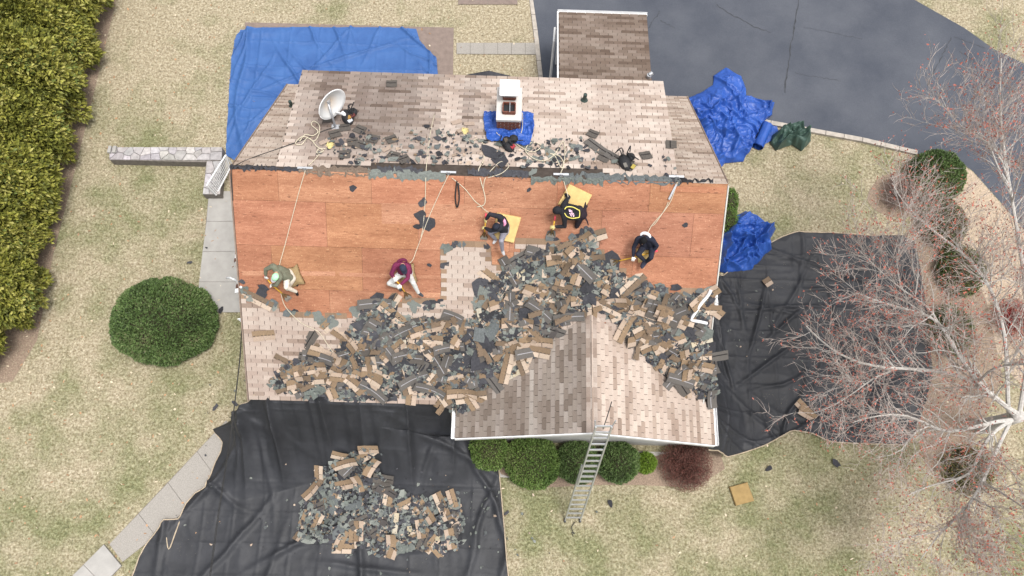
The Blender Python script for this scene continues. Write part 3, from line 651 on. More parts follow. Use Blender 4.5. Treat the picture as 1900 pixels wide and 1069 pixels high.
# -- black tarp hanging off the front eave and spread over the lawn
Lf = [g(472, 733, 3.02), g(452, 752, 2.1), g(425, 780, .9), g(401, 800, .1), g(414, 822, .05), g(412, 838, .05), g(402, 855, .05), g(392, 880, .05), g(384, 905, .05), g(362, 915, .06), g(345, 935, .06), g(335, 963, .06), g(306, 965, .06), g(300, 975, .06), g(272, 1010, .05), g(258, 1035, .05), g(246, 1072, .05), g(232, 1130, .05)]
Rt = [g(836, 738, 3.0), g(838, 770, 2.2), g(843, 800, 1.3), g(862, 816, .6), g(895, 818, .15), g(905, 823, .06), g(925, 866, .05), g(929, 905, .05), g(932, 940, .05), g(936, 985, .05), g(940, 1040, .05), g(944, 1075, .05), g(948, 1130, .05)]
Tp = [g(472, 733, 3.02), fs(500, 733, .05), fs(560, 735, .06), fs(600, 731, .06), fs(650, 736, .06), fs(740, 733, .06), fs(790, 737, .06), g(836, 738, 3.0)]
Bt = [g(232, 1130, .05), g(500, 1135, .05), g(948, 1130, .05)]
P, s_, t_ = coons(Tp, Rt, Bt, Lf, 230, 230)
zl = P[:, 0, 2][:, None]; zr = P[:, -1, 2][:, None]; w_ = np.clip(4 * s_ * (1 - s_) * 1.15, 0, 1) ** .6
mid = 2.98 * np.clip(1 - (-5.36 - P[..., 1]) / (2.3 + .35 * np.sin(s_ * 11)), 0, 1) ** 1.35
lin_ = (1 - s_) * zl + s_ * zr
P[..., 2] = np.maximum((1 - w_) * lin_ + w_ * mid, .03)
free = np.clip(t_ * 9, 0, 1)
hang = np.clip(P[..., 2] / 1.5, 0, 1)
vfold = (ridged(P[..., 0] * .75 + 2, P[..., 1] * .12, 2) - .35) * 1.1 * hang + (fbm(P[..., 0] * 1.2, P[..., 1] * .3, 3) - .5) * .8 * hang
P[..., 2] += free * (vfold + wr(P, .10, .55, 3) + wr(P, .03, 1.7, 5) + foldlines(P, 40, .2, 5, .1) + squarefolds(P, .92, .02) + .05)
P[..., 2] = np.maximum(P[..., 2], .02)
ftarp = tarp('black_tarp', P, MAT['black_tarp'], 'large black tarp hanging from front gutter and spread on lawn under fallen shingles', hem=('left', 'right'))
FT = P
fold = MB(); q = [g(306, 965, .09), g(322, 968, .1), g(313, 1018, .1)]; fold.tube(crom([g(304, 966, .1), g(308, 990, .12), g(313, 1019, .1), g(325, 990, .12), g(335, 962, .1)], 4), .018, 5); fold.build('hem', MAT['hem'], ftarp)
# -- black tarp on the right
Tp = [(13.15, -.9, .7), g(1345, 508, .25), g(1378, 482, .12), g(1415, 458, .08), g(1450, 440, .06), g(1476, 431, .06), g(1560, 434, .05), g(1620, 437, .05), g(1675, 437, .05)]
Rt = [g(1675, 437, .05), g(1695, 450, .05), g(1708, 500, .05), g(1722, 600, .05), g(1730, 700, .05), g(1700, 800, .05), g(1680, 826, .05)]
Bt = [(13.32, -6.3, 2.5), g(1328, 838, 1.0), g(1341, 852, .08), g(1360, 846, .05), g(1392, 836, .05), g(1420, 826, .05), g(1445, 812, .06), g(1468, 799, .08), g(1500, 803, .05), g(1540, 820, .05), g(1600, 824, .05), g(1680, 826, .05)]
Lf = [(13.15, -.9, .7), (13.1, -2.5, 1.7), (13.15, -4, 2.3), (13.3, -5.2, 2.6), (13.32, -6.3, 2.5)]
P, s_, t_ = coons(Tp, Rt, Bt, Lf, 190, 190)
z0 = P[:, 0, 2][:, None]
hgt = z0 * np.clip(1 - (P[..., 0] - 13.2) / (1.7 + .3 * np.sin(t_ * 9)), 0, 1) ** 1.4
P[..., 2] = np.maximum(hgt, .03)
hang = np.clip(P[..., 2] / 1.2, 0, 1)
P[..., 2] += np.clip(s_ * 12, 0, 1) * ((ridged(P[..., 0] * .15, P[..., 1] * .7 + 4, 2) - .35) * .3 * hang + wr(P, .12, .5, 9) + wr(P, .04, 1.6, 2) + foldlines(P, 50, .14, 11, .06) + squarefolds(P, .92, .035, .3, .2) + .04)
P[..., 2] = np.maximum(P[..., 2], .02)
rtarp = tarp('black_tarp', P, MAT['black_tarp'], 'black tarp covering the lawn between the wing and the bare tree', hem=('bottom', 'top'))
RT = P
# -- big blue tarp behind the house
Tp = [g(446, 56, .08), g(470, 51, .1), g(560, 49, .08), g(640, 50, .07), g(720, 50, .07), g(772, 52, .08)]
Rt = [g(772, 52, .08), g(778, 72, .1), g(790, 90, .08), g(810, 108, .06), g(813, 145, .06), (6.4, 4.75, .1)]
Lf = [g(446, 56, .08), g(434, 75, .1), g(429, 110, .06), g(425, 180, .06), g(421, 240, .06), g(419, 288, .06)]
Bt = [g(419, 288, .06), g(440, 300, .06), (.0, 4.75, .1), (3, 4.72, .1), (6.4, 4.75, .1)]
P, s_, t_ = coons(Tp, Rt, Bt, Lf, 180, 150)
P[..., 2] = .05 + wr(P, .08, .5, 4) + wr(P, .03, 1.7, 8) + foldlines(P, 60, .13, 3, .05) + squarefolds(P, 1.1, .03) + .10 * np.exp(-((s_ - .06 - .02 * np.sin(t_ * 8)) / .014) ** 2) + .1 * np.exp(-((t_ - .05) / .03) ** 2) * np.clip(1 - s_ * 3, 0, 1)
P[..., 2] = np.maximum(P[..., 2], .03)
tarp('blue_tarp', P, MAT['blue_tarp'], 'large sky blue tarp spread on the patio behind the house', group=None)
# -- crumpled blue tarps by the driveway and by the right wall
def crumple(name, outline, hump, label, mat, seed, z0=.05, n=210, amp=.26):
    """outline: photo directions, four corners marked by the split of the list into four lists"""
    T, R_, B, L = [[g(*p, z0) for p in e] for e in outline]
    P, s_, t_ = coons(T, R_, B, L, n, n)
    e = np.minimum(np.minimum(s_, 1 - s_), np.minimum(t_, 1 - t_)); fall = np.clip(e * 7, 0, 1) ** .7
    warp = fbm(P[..., 0] * 1.1 + seed, P[..., 1] * 1.1, 3) * 1.6
    z = hump * fall * (.35 + fbm(P[..., 0] * .9 + seed, P[..., 1] * .9, 3)) + amp * fall * (ridged(P[..., 0] * .9 + warp + seed, P[..., 1] * .9 - warp, 3) - .2) + .11 * fall * ridged(P[..., 0] * 2.4 + warp * 2.2, P[..., 1] * 2.4 + warp, 3) + foldlines(P, 40, .2, seed, .06) * fall
    P[..., 2] = z0 + np.maximum(z, 0)
    # let the sheet slide sideways a little so that creases turn over
    P[..., 0] += .3 * (.35 + fall) * (fbm(P[..., 0] * 2 + 9, P[..., 1] * 2, 3) - .5); P[..., 1] += .3 * (.35 + fall) * (fbm(P[..., 0] * 2, P[..., 1] * 2 + 5, 3) - .5)
    return tarp(name, P, mat, label, group=None)
crumple('blue_tarp', ([(1236, 186), (1280, 182), (1300, 172), (1322, 158), (1325, 140), (1347, 125)], [(1347, 125), (1375, 140), (1384, 165), (1384, 178), (1438, 190), (1434, 212), (1420, 225), (1395, 228)],
        [(1330, 330), (1345, 303), (1380, 300), (1384, 265), (1395, 228)], [(1236, 186), (1262, 215), (1295, 262), (1330, 330)]), .32, 'heaped crumpled bright blue tarp lying on driveway beside the house', MAT['blue_tarp2'], 3)
crumple('blue_tarp', ([(1335, 440), (1352, 425), (1366, 398), (1385, 391)], [(1385, 391), (1405, 400), (1440, 425), (1430, 445), (1432, 462)], [(1322, 500), (1350, 508), (1395, 500), (1415, 475), (1432, 462)], [(1335, 440), (1330, 470), (1322, 500)]),
        .36, 'bunched blue tarp against the right wall beside the white awning', MAT['blue_tarp2'], 8)
crumple('green_tarp', ([(1432, 252), (1450, 240), (1470, 240)], [(1470, 240), (1490, 236), (1505, 262)], [(1440, 278), (1470, 270), (1488, 280), (1505, 262)], [(1432, 252), (1430, 265), (1440, 278)]), .22, 'folded dark green tarp on the grass by the kerb', MAT['green_tarp'], 5, n=70, amp=.14)
# rolled tarp: spiral sheet
root = thing('rolled_tarp', tuple(g(1416, 255)), 'tight roll of blue tarp on the grass beside the folded green tarp', 'tarp')
a, b = g(1424, 232, .2), g(1407, 272, .2); ax = (b - a) / np.linalg.norm(b - a); sx = np.cross(ax, [0, 0, 1]); V = []
for i in range(90):
    th = i / 89 * 2 * math.pi * 3.2; r = .10 + .11 * i / 89
    for q in (a - ax * random.uniform(0, .03), b + ax * random.uniform(0, .03)): V.append(q + sx * r * math.cos(th) + np.array([0, 0, 1]) * (r * math.sin(th) + .0))
link('roll', npmesh('roll', V, np.array([[2 * i, 2 * i + 1, 2 * i + 3, 2 * i + 2] for i in range(89)]), MAT['blue_tarp2']), root, True)
P, _, _ = coons([g(1424, 230, .06), g(1440, 228, .04)], [g(1440, 228, .04), g(1446, 252, .04)], [g(1412, 272, .06), g(1446, 252, .04)], [g(1424, 230, .06), g(1412, 272, .06)], 20, 20); P[..., 2] += .06 * ridged(P[..., 0] * 3, P[..., 1] * 3, 2)
link('loose_flap', npmesh('loose_flap', P.reshape(-1, 3), gridfaces(20, 20), MAT['blue_tarp2']), root, True)
# tarp round the chimney base
T = [dm(898, 208, .03), dm(945, 205, .03), dm(990, 211, .03)]; R_ = [dm(990, 211, .03), dm(992, 240, .03), dm(984, 270, .03)]; B = [dm(905, 262, .03), dm(945, 268, .03), dm(984, 270, .03)]; L = [dm(898, 208, .03), dm(902, 235, .03), dm(905, 262, .03)]
P, s_, t_ = coons(T, R_, B, L, 80, 70); P[..., 2] += .03 + .22 * (ridged(P[..., 0] * 2.2, P[..., 1] * 1.6, 3) - .2) + .12 * ridged(P[..., 0] * 5, P[..., 1] * 5, 2) + .03 * (vnoise(P[..., 0] * 9, P[..., 1] * 9)); P[..., :2] += .16 * (np.stack([fbm(P[..., 0] * 3 + 4, P[..., 1] * 3, 3), fbm(P[..., 0] * 3, P[..., 1] * 3 + 8, 3)], -1) - .5)
tarp('chimney_tarp', P, MAT['blue_tarp2'], 'small blue tarp wrapped round the foot of the brick chimney', group=None)
# ================================================================== VEGETATION
def quads_mesh(name, C, D, U, L, W, col, mat, bend=0):
    """one leaf = a bent two-quad blade: C base, D length direction, U width direction"""
    n = len(C); L = L[:, None]; W = W[:, None]
    mid = C + D * L * .55; tip = C + D * L + np.array([0, 0, -1]) * (L * bend)
    V = np.stack([C - U * W * .3, C + U * W * .3, mid + U * W * .5, mid - U * W * .5, tip], 1).reshape(-1, 3)
    i = np.arange(n)[:, None] * 5
    return npmesh(name, V, [i + np.array([[0, 1, 2, 3]]), i + np.array([[3, 2, 4]])], mat, col=np.repeat(col, 5, 0))
def unit(v): return v / (np.linalg.norm(v, axis=1, keepdims=True) + 1e-9)
def crown_cloud(name, n, radii, seed, cols, leafL, leafW, lumps=.18, lumpf=2.2, shell=.35, up=.25, base=0.0, flat=0, conic=0):
    r = np.random.default_rng(seed); d = unit(r.normal(size=(n * 2, 3))); d = d[d[:, 2] > -.55][:n]; n = len(d)
    az = np.arctan2(d[:, 1], d[:, 0]); k = 1 + lumps * 2 * (fbm(az * lumpf / 1.3 + 40 + seed, d[:, 2] * lumpf + 7, 3) - .5)
    k = k + .10 * (vnoise(d[:, 0] * 7 + seed, d[:, 1] * 7 + d[:, 2] * 5) - .5)
    dep = 1 - shell * r.random(n) ** 2.2
    if conic: rz = np.clip(1 - conic * np.clip(d[:, 2], 0, 1) ** 1.2, .2, 1)[:, None]
    else: rz = 1
    P = d * np.array(radii) * (k * dep)[:, None]; P[:, :2] = P[:, :2] * rz; P[:, 2] += radii[2] * .55 + base
    P[:, 2] = np.maximum(P[:, 2], .03)
    D = unit(d * .8 + r.normal(size=(n, 3)) * .55 + np.array([0, 0, up])); U = unit(np.cross(D, r.normal(size=(n, 3))))
    cols = np.array(cols); ci = np.clip(fbm(P[:, 0] * 1.5 + seed, P[:, 1] * 1.5 + P[:, 2], 3) + r.normal(size=n) * .18, 0, .999); c = cols[(ci * len(cols)).astype(int)] * r.uniform(.8, 1.2, (n, 1))
    return quads_mesh(name, P, D, U, leafL * r.uniform(.6, 1.3, n), leafW * r.uniform(.6, 1.3, n), c, MAT['leaf'], .15), P
YG = [lin(94, 98, 44), lin(124, 126, 54), lin(146, 144, 66), lin(158, 154, 84), lin(110, 122, 64)]
DG = [lin(66, 80, 48), lin(78, 100, 54), lin(92, 114, 64), lin(108, 124, 78), lin(102, 102, 72)]
MG = [lin(70, 92, 44), lin(88, 112, 54), lin(106, 128, 66), lin(94, 102, 62)]
def make_stem(h, r, name='trunk'):
    m = MB(); m.tube([(0, 0, 0), (.02, .01, h * .5), (0, .03, h)], [r, r * .7, r * .3], 7); return m.mesh(name, MAT['wood'])
arb = []
for i, sd in enumerate((21, 22, 23)):
    me, _ = crown_cloud('crown', 34000, (1.45, 1.35, 2.55), sd, YG, .17, .07, .34, 4.2, .6, .5, .45, conic=.62); arb.append(me)
arb_stem = make_stem(3.6, .12)
def plant(name, loc, rz, sc_, crown, stem, label, cat, group=None):
    o = bpy.data.objects.new(name, None); COL.objects.link(o); o.location = loc; o.rotation_euler = (0, 0, rz); o.scale = sc_; tag(o, label, cat, group)
    for nm, me in (('crown', crown), ('trunk', stem)):
        c = bpy.data.objects.new(nm, me); COL.objects.link(c); c.parent = o
    return o
HX = -.75
spots = [(-8.55, 11.6, 1.1), (-8.4, 9.5, 1.05), (-8.5, 7.6, 1.0), (-8.45, 5.7, 1.08), (-8.5, 3.7, 1.0), (-8.65, 1.9, 1.05), (-8.6, .1, .98), (-8.3, -1.7, .98), (-9.1, -3.1, .9), (-10.6, 10.6, 1.1), (-10.7, 8.4, 1.1), (-10.6, 6.2, 1.05), (-10.7, 4.0, 1.0), (-10.7, 1.8, 1.0), (-10.5, -.4, .95)]
for i, (x, y, k) in enumerate(spots):
    plant('arborvitae', (x + HX, y, 0), i * 1.9, (k, k, k * (1 + .08 * math.sin(i * 2.3))), arb[i % 3], arb_stem, 'tall yellow-green arborvitae in the hedge row along the side lawn', 'tree', 'arborvitae hedge trees')
def bush(name, c, radii, n, cols, seed, label, cat, leaf=.06, lumps=.06, lf=3, shell=.18, group=None):
    me, _ = crown_cloud('crown', n, radii, seed, cols, leaf, leaf * .45, lumps, lf, shell, .3); st = make_stem(radii[2] * 1.1, .06)
    # dark twig core keeps the inside from being hollow
    o = plant(name, (c[0], c[1], 0), 0, (1, 1, 1), me, st, label, cat, group)
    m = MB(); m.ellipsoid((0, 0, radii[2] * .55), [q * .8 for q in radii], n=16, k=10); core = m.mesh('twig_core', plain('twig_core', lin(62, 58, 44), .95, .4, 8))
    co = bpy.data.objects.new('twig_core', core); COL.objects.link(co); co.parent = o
    return o
cb = g(305, 598, .5); bush('clipped_yew', cb, (1.68, 1.42, 1.05), 42000, DG, 31, 'large clipped dome-shaped dark green yew on the side lawn', 'bush', .075, .04, 3, .16)
for px, py, rr, hh, cols, lab, sd, n in ((907, 838, .62, .8, MG, 'green shrub half hidden by the black tarp under the wing eave', 41, 9000), (988, 858, .86, .85, MG, 'broad rounded green shrub under the wing eave, beside black tarp', 42, 16000),
        (1072, 858, .68, .75, DG, 'dark green shrub behind the aluminium ladder', 43, 10000), (1147, 858, .66, .75, DG, 'rounded dark green shrub just past the ladder', 44, 11000), (1200, 858, .32, .4, [lin(96, 122, 40), lin(116, 140, 52)], 'small lime green shrub beside the gravel strip', 45, 4500)):
    c = g(px, py, .4); bush('foundation_shrub', c, (rr, rr * .95, hh), n, cols, sd, lab, 'bush', .06, .1, 3, .25, None)
c = g(1738, 326, .5); bush('clipped_yew', c, (.95, .92, .85), 18000, DG, 51, 'round dark green yew at the corner of the driveway', 'bush', .07, .07)
for px, py, rr, sd, lab in ((1752, 412, .8, 52, 'loose green shrub under the bare branches, next to the round driveway yew'), (1785, 500, .8, 53, 'straggly green shrub midway along the bed under the tree'), (1765, 610, .75, 54, 'low green shrub at the edge of the black tarp under the tree')):
    c = g(px, py, .4); bush('bed_shrub', c, (rr, rr * 1.1, .6), 7000, [lin(70, 84, 46), lin(86, 98, 54), lin(100, 96, 62)], sd, lab, 'bush', .07, .22, 3, .5)
c = g(1800, 870, .4); bush('bed_shrub', c, (.8, .8, .5), 4000, [lin(92, 88, 50), lin(108, 104, 58)], 56, 'olive green shrub near the foot of the bare tree', 'bush', .07, .25, 3, .6)
for q, (px, py) in enumerate(((1354, 375), (1352, 405))):
    c = g(px, py, .2); bush('wall_plant', (max(c[0], 13.35), c[1], 0), (.3, .55, .35), 2500, [lin(86, 112, 52), lin(104, 128, 62)], 60 + q, ('leafy green plant along the right wall near the ridge corner', 'leafy green plant along the right wall above the bunched blue tarp')[q], 'plant', .06, .25, 3, .5)
# red barberry: twiggy mound
def twig_shrub(name, c, rad, h, n, colr, label, seed, leafcol=None):
    r = random.Random(seed); m = MB(); root = thing(name, (c[0], c[1], 0), label, 'bush')
    for i in range(n):
        a = r.uniform(0, 6.28); rr = rad * math.sqrt(r.random()); e = np.array([c[0] + rr * math.cos(a), c[1] + rr * math.sin(a), h * (1.05 - .5 * (rr / rad) ** 2) * r.uniform(.6, 1.1)])
        b = np.array([c[0] + .25 * rr * math.cos(a + .3), c[1] + .25 * rr * math.sin(a + .3), 0]); mid = (b + e) / 2 + [r.uniform(-.08, .08), r.uniform(-.08, .08), .12]
        m.tube([b, mid, e], [.010, .007, .004], 3, cap=False)
        for k in range(3):
            t = r.uniform(.4, 1); p = b + (e - b) * t; q = p + np.array([r.uniform(-.16, .16), r.uniform(-.16, .16), r.uniform(.02, .16)]); m.tube([p, q], [.006, .003], 3, cap=False)
    m.build('stems', plain(name + '_twig', colr, .9, .3, 8), root)
    if leafcol is not None:
        k = n * 14; R = np.random.default_rng(seed); a = R.uniform(0, 6.28, k); rr = rad * np.sqrt(R.random(k)); P = np.stack([c[0] + rr * np.cos(a), c[1] + rr * np.sin(a), h * (1.05 - .5 * (rr / rad) ** 2) * R.uniform(.3, 1.1, k)], 1)
        link('leaves', quads_mesh('leaves', P, unit(R.normal(size=(k, 3))), unit(R.normal(size=(k, 3))), np.full(k, .035), np.full(k, .02), np.array(leafcol)[None] * R.uniform(.6, 1.3, (k, 1)), MAT['leaf']), root)
c = g(1272, 862, .3); twig_shrub('barberry_shrub', c, .85, .75, 420, lin(104, 74, 66), 'leafless dark red barberry shrub below the right wing corner', 5, lin(112, 70, 62))
c = g(1672, 360, .3); twig_shrub('dormant_shrub', c, .85, .6, 260, lin(122, 104, 96), 'leafless grey-brown shrub in the round mulch bed', 6)
c = g(1880, 590, .4); twig_shrub('red_twig_shrub', c, .7, .9, 260, lin(140, 50, 50), 'shrub of crimson stems behind the bare branches', 9, lin(150, 58, 52))
# -- bare budding maple
def maple():
    base = g(1815, 792, 0); crotch = g(1893, 772, 2.6); root = thing('maple_tree', tuple(base), 'bare maple with pale grey limbs and red spring buds beside the tarp', 'tree')
    r = random.Random(12); tw = MB(); B = []; trunk = MB()
    trunk.tube(crom([base, base * .6 + crotch * .4 + [.05, 0, 0], crotch], 4), list(np.linspace(.26, .18, 9)), 10); trunk.build('trunk', MAT['bark'], root, True)
    V, F, FM = [], [], []; MAIN = []
    def seg(pts, rads, n):
        m_ = 0 if n > 3 else 1; b = len(V); k = len(pts); up = np.array([0, 0, 1.])
        for i, p in enumerate(pts):
            d = pts[min(i + 1, k - 1)] - pts[max(i - 1, 0)]; d = d / (np.linalg.norm(d) + 1e-9); x = np.cross(d, up)
            if np.linalg.norm(x) < .1: x = np.cross(d, [1., 0, 0])
            x /= np.linalg.norm(x); y = np.cross(x, d)
            for j in range(n): a = 2 * math.pi * j / n; V.append(p + rads[i] * (math.cos(a) * x + math.sin(a) * y))
        for i in range(k - 1):
            for j in range(n): F.append((b + i * n + j, b + i * n + (j + 1) % n, b + (i + 1) * n + (j + 1) % n, b + (i + 1) * n + j)); FM.append(m_)
    def limb(p0, p1, r0, depth):
        L = np.linalg.norm(p1 - p0); k = max(4, int(L / .35)) if depth < 2 else 4
        d = (p1 - p0) / L; pts = [p0]; wob = L * (.085 if depth < 2 else .10); ph = [r.uniform(0, 6.28) for _ in range(3)]
        for i in range(1, k + 1):
            t = i / k; o = np.array([math.sin(t * 5 + ph[0]), math.sin(t * 6 + ph[1]), math.sin(t * 4 + ph[2])]) * wob * math.sin(min(1, t * 1.6) * 1.57) * .6
            pts.append(p0 + d * L * t + o + np.array([0, 0, .10 * L * t * t if depth else .06 * L * math.sin(t * 3.14)]))
        rads = [r0 * (1 - .8 * i / k) for i in range(k + 1)]
        if depth == 0: MAIN.append((pts, rads))
        seg(pts, rads, 7 if depth == 0 else (5 if depth == 1 else 3))
        if depth >= 3 or (depth == 2 and L < .35):
            for i in range(1, k + 1):
                if r.random() < .09: B.append(pts[i])
            return
        nb = {0: int(L * 5.2), 1: int(L * 4.8) + 1, 2: int(L * 3.2) + 1}[depth]
        for q in range(nb):
            t = r.uniform(.15 if depth == 0 else .1, .98); i = min(k - 1, int(t * k)); p = pts[i] + (pts[i + 1] - pts[i]) * (t * k - i)
            ang = r.uniform(.45, .95); ax_ = np.cross(d, [r.gauss(0, 1), r.gauss(0, 1), r.gauss(0, 1)]); ax_ /= np.linalg.norm(ax_)
            nd = d * math.cos(ang) + np.cross(ax_, d) * math.sin(ang); nd = nd + np.array([0, 0, .25]); nd /= np.linalg.norm(nd)
            ln = {0: r.uniform(.9, 2.5), 1: r.uniform(.45, 1.2), 2: r.uniform(.2, .6)}[depth] * (1.15 - .55 * t)
            limb(p, p + nd * ln, max(.0065, rads[i] * .42), depth + 1)
        B.append(pts[-1])
    targets = [(1442, 600, 4.6, .085), (1452, 762, 4.4, .07), (1500, 520, 5.6, .085), (1470, 700, 4.6, .06), (1535, 465, 6.2, .07), (1495, 800, 4.0, .075), (1560, 855, 3.6, .06), (1590, 360, 6.6, .07), (1660, 300, 7.0, .075),
               (1700, 430, 6.8, .06), (1750, 170, 7.2, .075), (1800, 240, 7.4, .06), (1845, 100, 7.4, .08), (1620, 640, 6.2, .06), (1600, 740, 5.4, .06), (1640, 940, 3.6, .07), (1600, 1040, 3.8, .06), (1700, 1060, 4.2, .07), (1780, 1000, 4.4, .06), (1800, 1090, 5.0, .06), (1880, 1000, 5.5, .06), (1760, 620, 7.0, .06), (1850, 500, 7.5, .07), (1890, 300, 8, .08), (1960, 640, 7.5, .08), (2000, 850, 6.5, .08), (1980, 450, 8.5, .08), (1940, 980, 6.5, .07)]
    targets = [targets[i] for i in (0, 2, 8, 12, 15, 17, 5, 24, 25, 26)] + [t for i, t in enumerate(targets) if i not in (0, 2, 8, 12, 15, 17, 5, 24, 25, 26)]
    for px, py, z, rr in targets:
        tg = g(px + (62 if px < 1600 else (35 if px < 1700 else 0)), py, z); st = crotch + np.array([r.uniform(-.1, .1), r.uniform(-.1, .1), r.uniform(-.7, .1)]); rad = rr * .9
        if len(MAIN) >= 7:                     # later limbs fork off the nearest main limb
            best = None
            for pts, rads in MAIN[:14]:
                for i in range(int(len(pts) * .18), int(len(pts) * .6)):
                    dd_ = np.linalg.norm(pts[i] - tg); ang = (tg - pts[i]) @ (pts[min(i + 1, len(pts) - 1)] - pts[i]) / (dd_ * np.linalg.norm(pts[min(i + 1, len(pts) - 1)] - pts[i]) + 1e-9)
                    if ang > .55 and (best is None or dd_ < best[0]): best = (dd_, pts[i], rads[i])
            if best is not None: st = best[1]; rad = min(rad, best[2] * .75)
        limb(st, tg, rad, 0)
    link('branches', npmesh('branches', np.array(V), np.array(F), [MAT['bark'], plain('twig_bark', lin(178, 166, 158), .9, .2, 10)], mi=FM), root)
    B_ = np.array(B); R = np.random.default_rng(5); B_ = np.repeat(B_, 2, 0) + R.normal(size=(len(B_) * 2, 3)) * .03; n = len(B_)
    link('buds', quads_mesh('buds', B_, unit(R.normal(size=(n, 3)) + [0, 0, .6]), unit(R.normal(size=(n, 3))), R.uniform(.03, .07, n), R.uniform(.025, .05, n), np.array(lin(168, 96, 80))[None] * R.uniform(.7, 1.25, (n, 1)), MAT['leaf']), root)
    print('maple', len(F), n)
maple()
# -- lawn: straw and green blades
def lawn():
    n = 330000; R = np.random.default_rng(77); x = R.uniform(-13, 27, n); y = R.uniform(-11.5, 14, n)
    keep = ~inpoly(x, y, drive_poly) & ~((x > .2) & (x < 13) & (y > -5.2) & (y < 4.7)) & ~((x > 6.2) & (x < 13.2) & (y > -7.2) & (y < -5))
    for q in ([(385, 355), (366, 580), (462, 580), (455, 355)], [(845, 78), (1002, 78), (1002, 103), (845, 103)], [(410, 790), (203, 1010), (120, 1085), (160, 1120), (228, 1043), (480, 850)], [(455, 42), (842, 52), (838, 300), (440, 300)], [(200, 272), (412, 272), (408, 362), (376, 362), (380, 300), (200, 298)]):
        keep &= ~inpoly(x, y, G2(q))
    x, y = x[keep], y[keep]; n = len(x); P = np.stack([x, y, np.zeros(n)], 1); a = R.uniform(0, 6.28, n); lean = R.uniform(.5, 1.5, n)
    D = np.stack([np.cos(a) * np.sin(lean), np.sin(a) * np.sin(lean), np.cos(lean)], 1); U = np.stack([-np.sin(a), np.cos(a), np.zeros(n)], 1)
    k = R.uniform(.72, 1.3, n)[:, None] * np.array([[1, 1, 1]]); L = R.uniform(.035, .085, n); W = R.uniform(.006, .014, n)
    V = np.stack([P - U * W[:, None], P + U * W[:, None], P + D * L[:, None]], 1).reshape(-1, 3)
    o = link('grass', npmesh('grass', V, np.arange(n * 3).reshape(-1, 3), MAT['grass'], col=np.repeat(k, 3, 0))); tag(o, 'dormant straw-coloured lawn grass with greener patches', 'grass', kind='stuff')
    m = 2600; x = R.uniform(-9, 26, m); y = R.uniform(-11, 11, m); kk = ~inpoly(x, y, drive_poly) & ~((x > -.5) & (x < 13.3) & (y > -6.5) & (y < 5)); kk &= (R.random(m) < np.where(x < -2, .9, .35))
    P = np.stack([x, y, np.full(m, .03)], 1)[kk]; k = len(P); C = np.array([lin(176, 138, 104), lin(206, 190, 164), lin(150, 118, 90)])[R.integers(0, 3, k)]
    tag(link('fallen_leaves', quads_mesh('fallen_leaves', P, unit(R.normal(size=(k, 3)) * [1, 1, .25]), unit(R.normal(size=(k, 3)) * [1, 1, .25]), R.uniform(.05, .11, k), R.uniform(.04, .08, k), C, MAT['leaf'])), 'scattered dry fallen leaves on the lawn', 'leaves', kind='stuff')
lawn()
# ================================================================== TORN ROOFING
class Field:
    """height grid over x,y that pieces are stacked on"""
    def __init__(s, x0, x1, y0, y1, c, base):
        s.x0, s.y0, s.c = x0, y0, c; s.X, s.Y = np.meshgrid(np.arange(x0, x1, c), np.arange(y0, y1, c), indexing='ij'); s.H = base(s.X, s.Y)
    def ij(s, x, y): return (np.clip(((np.asarray(x) - s.x0) / s.c).astype(int), 0, s.H.shape[0] - 1), np.clip(((np.asarray(y) - s.y0) / s.c).astype(int), 0, s.H.shape[1] - 1))
    def z(s, x, y): return s.H[s.ij(x, y)]
    def plane(s, x, y, R, ux=None):
        q = np.linspace(-R, R, 5); A, B = np.meshgrid(q, q); A = A.ravel(); B = B.ravel(); Z = s.z(x + A, y + B)
        M_ = np.stack([A, B, np.ones_like(A)], 1); sol = np.linalg.lstsq(M_, Z, rcond=None)[0]; rs = Z - M_ @ sol
        return sol, max(0, np.percentile(rs, 70))
    def lift(s, x, y, R, dz):
        i0, j0 = s.ij(x - R, y - R); i1, j1 = s.ij(x + R, y + R); sub = s.H[i0:i1 + 1, j0:j1 + 1]; dd = np.hypot(s.X[i0:i1 + 1, j0:j1 + 1] - x, s.Y[i0:i1 + 1, j0:j1 + 1] - y) < R; sub[dd] += dz
def frame(n, yaw, tilt=(0, 0)):
    n = np.asarray(n, float); n = n / np.linalg.norm(n); x = np.array([math.cos(yaw), math.sin(yaw), 0]); x = x - n * (x @ n); x /= np.linalg.norm(x); y = np.cross(n, x)
    R = np.stack([x, y, n], 1); a, b = tilt; Rx = np.array([[1, 0, 0], [0, math.cos(a), -math.sin(a)], [0, math.sin(a), math.cos(a)]]); Ry = np.array([[math.cos(b), 0, math.sin(b)], [0, 1, 0], [-math.sin(b), 0, math.cos(b)]])
    return R @ Rx @ Ry
C_TAN = [lin(184, 166, 148), lin(176, 157, 140), lin(166, 147, 130)]; C_BRN = [lin(132, 112, 90), lin(122, 103, 83), lin(112, 96, 80)]
C_CHAR = [lin(60, 60, 64), lin(70, 70, 74), lin(52, 52, 55)]; C_GRN = [lin(112, 116, 111), lin(101, 106, 101), lin(122, 125, 119), lin(94, 98, 98)]; C_BACK = [lin(86, 81, 76), lin(76, 72, 70), lin(94, 90, 86)]
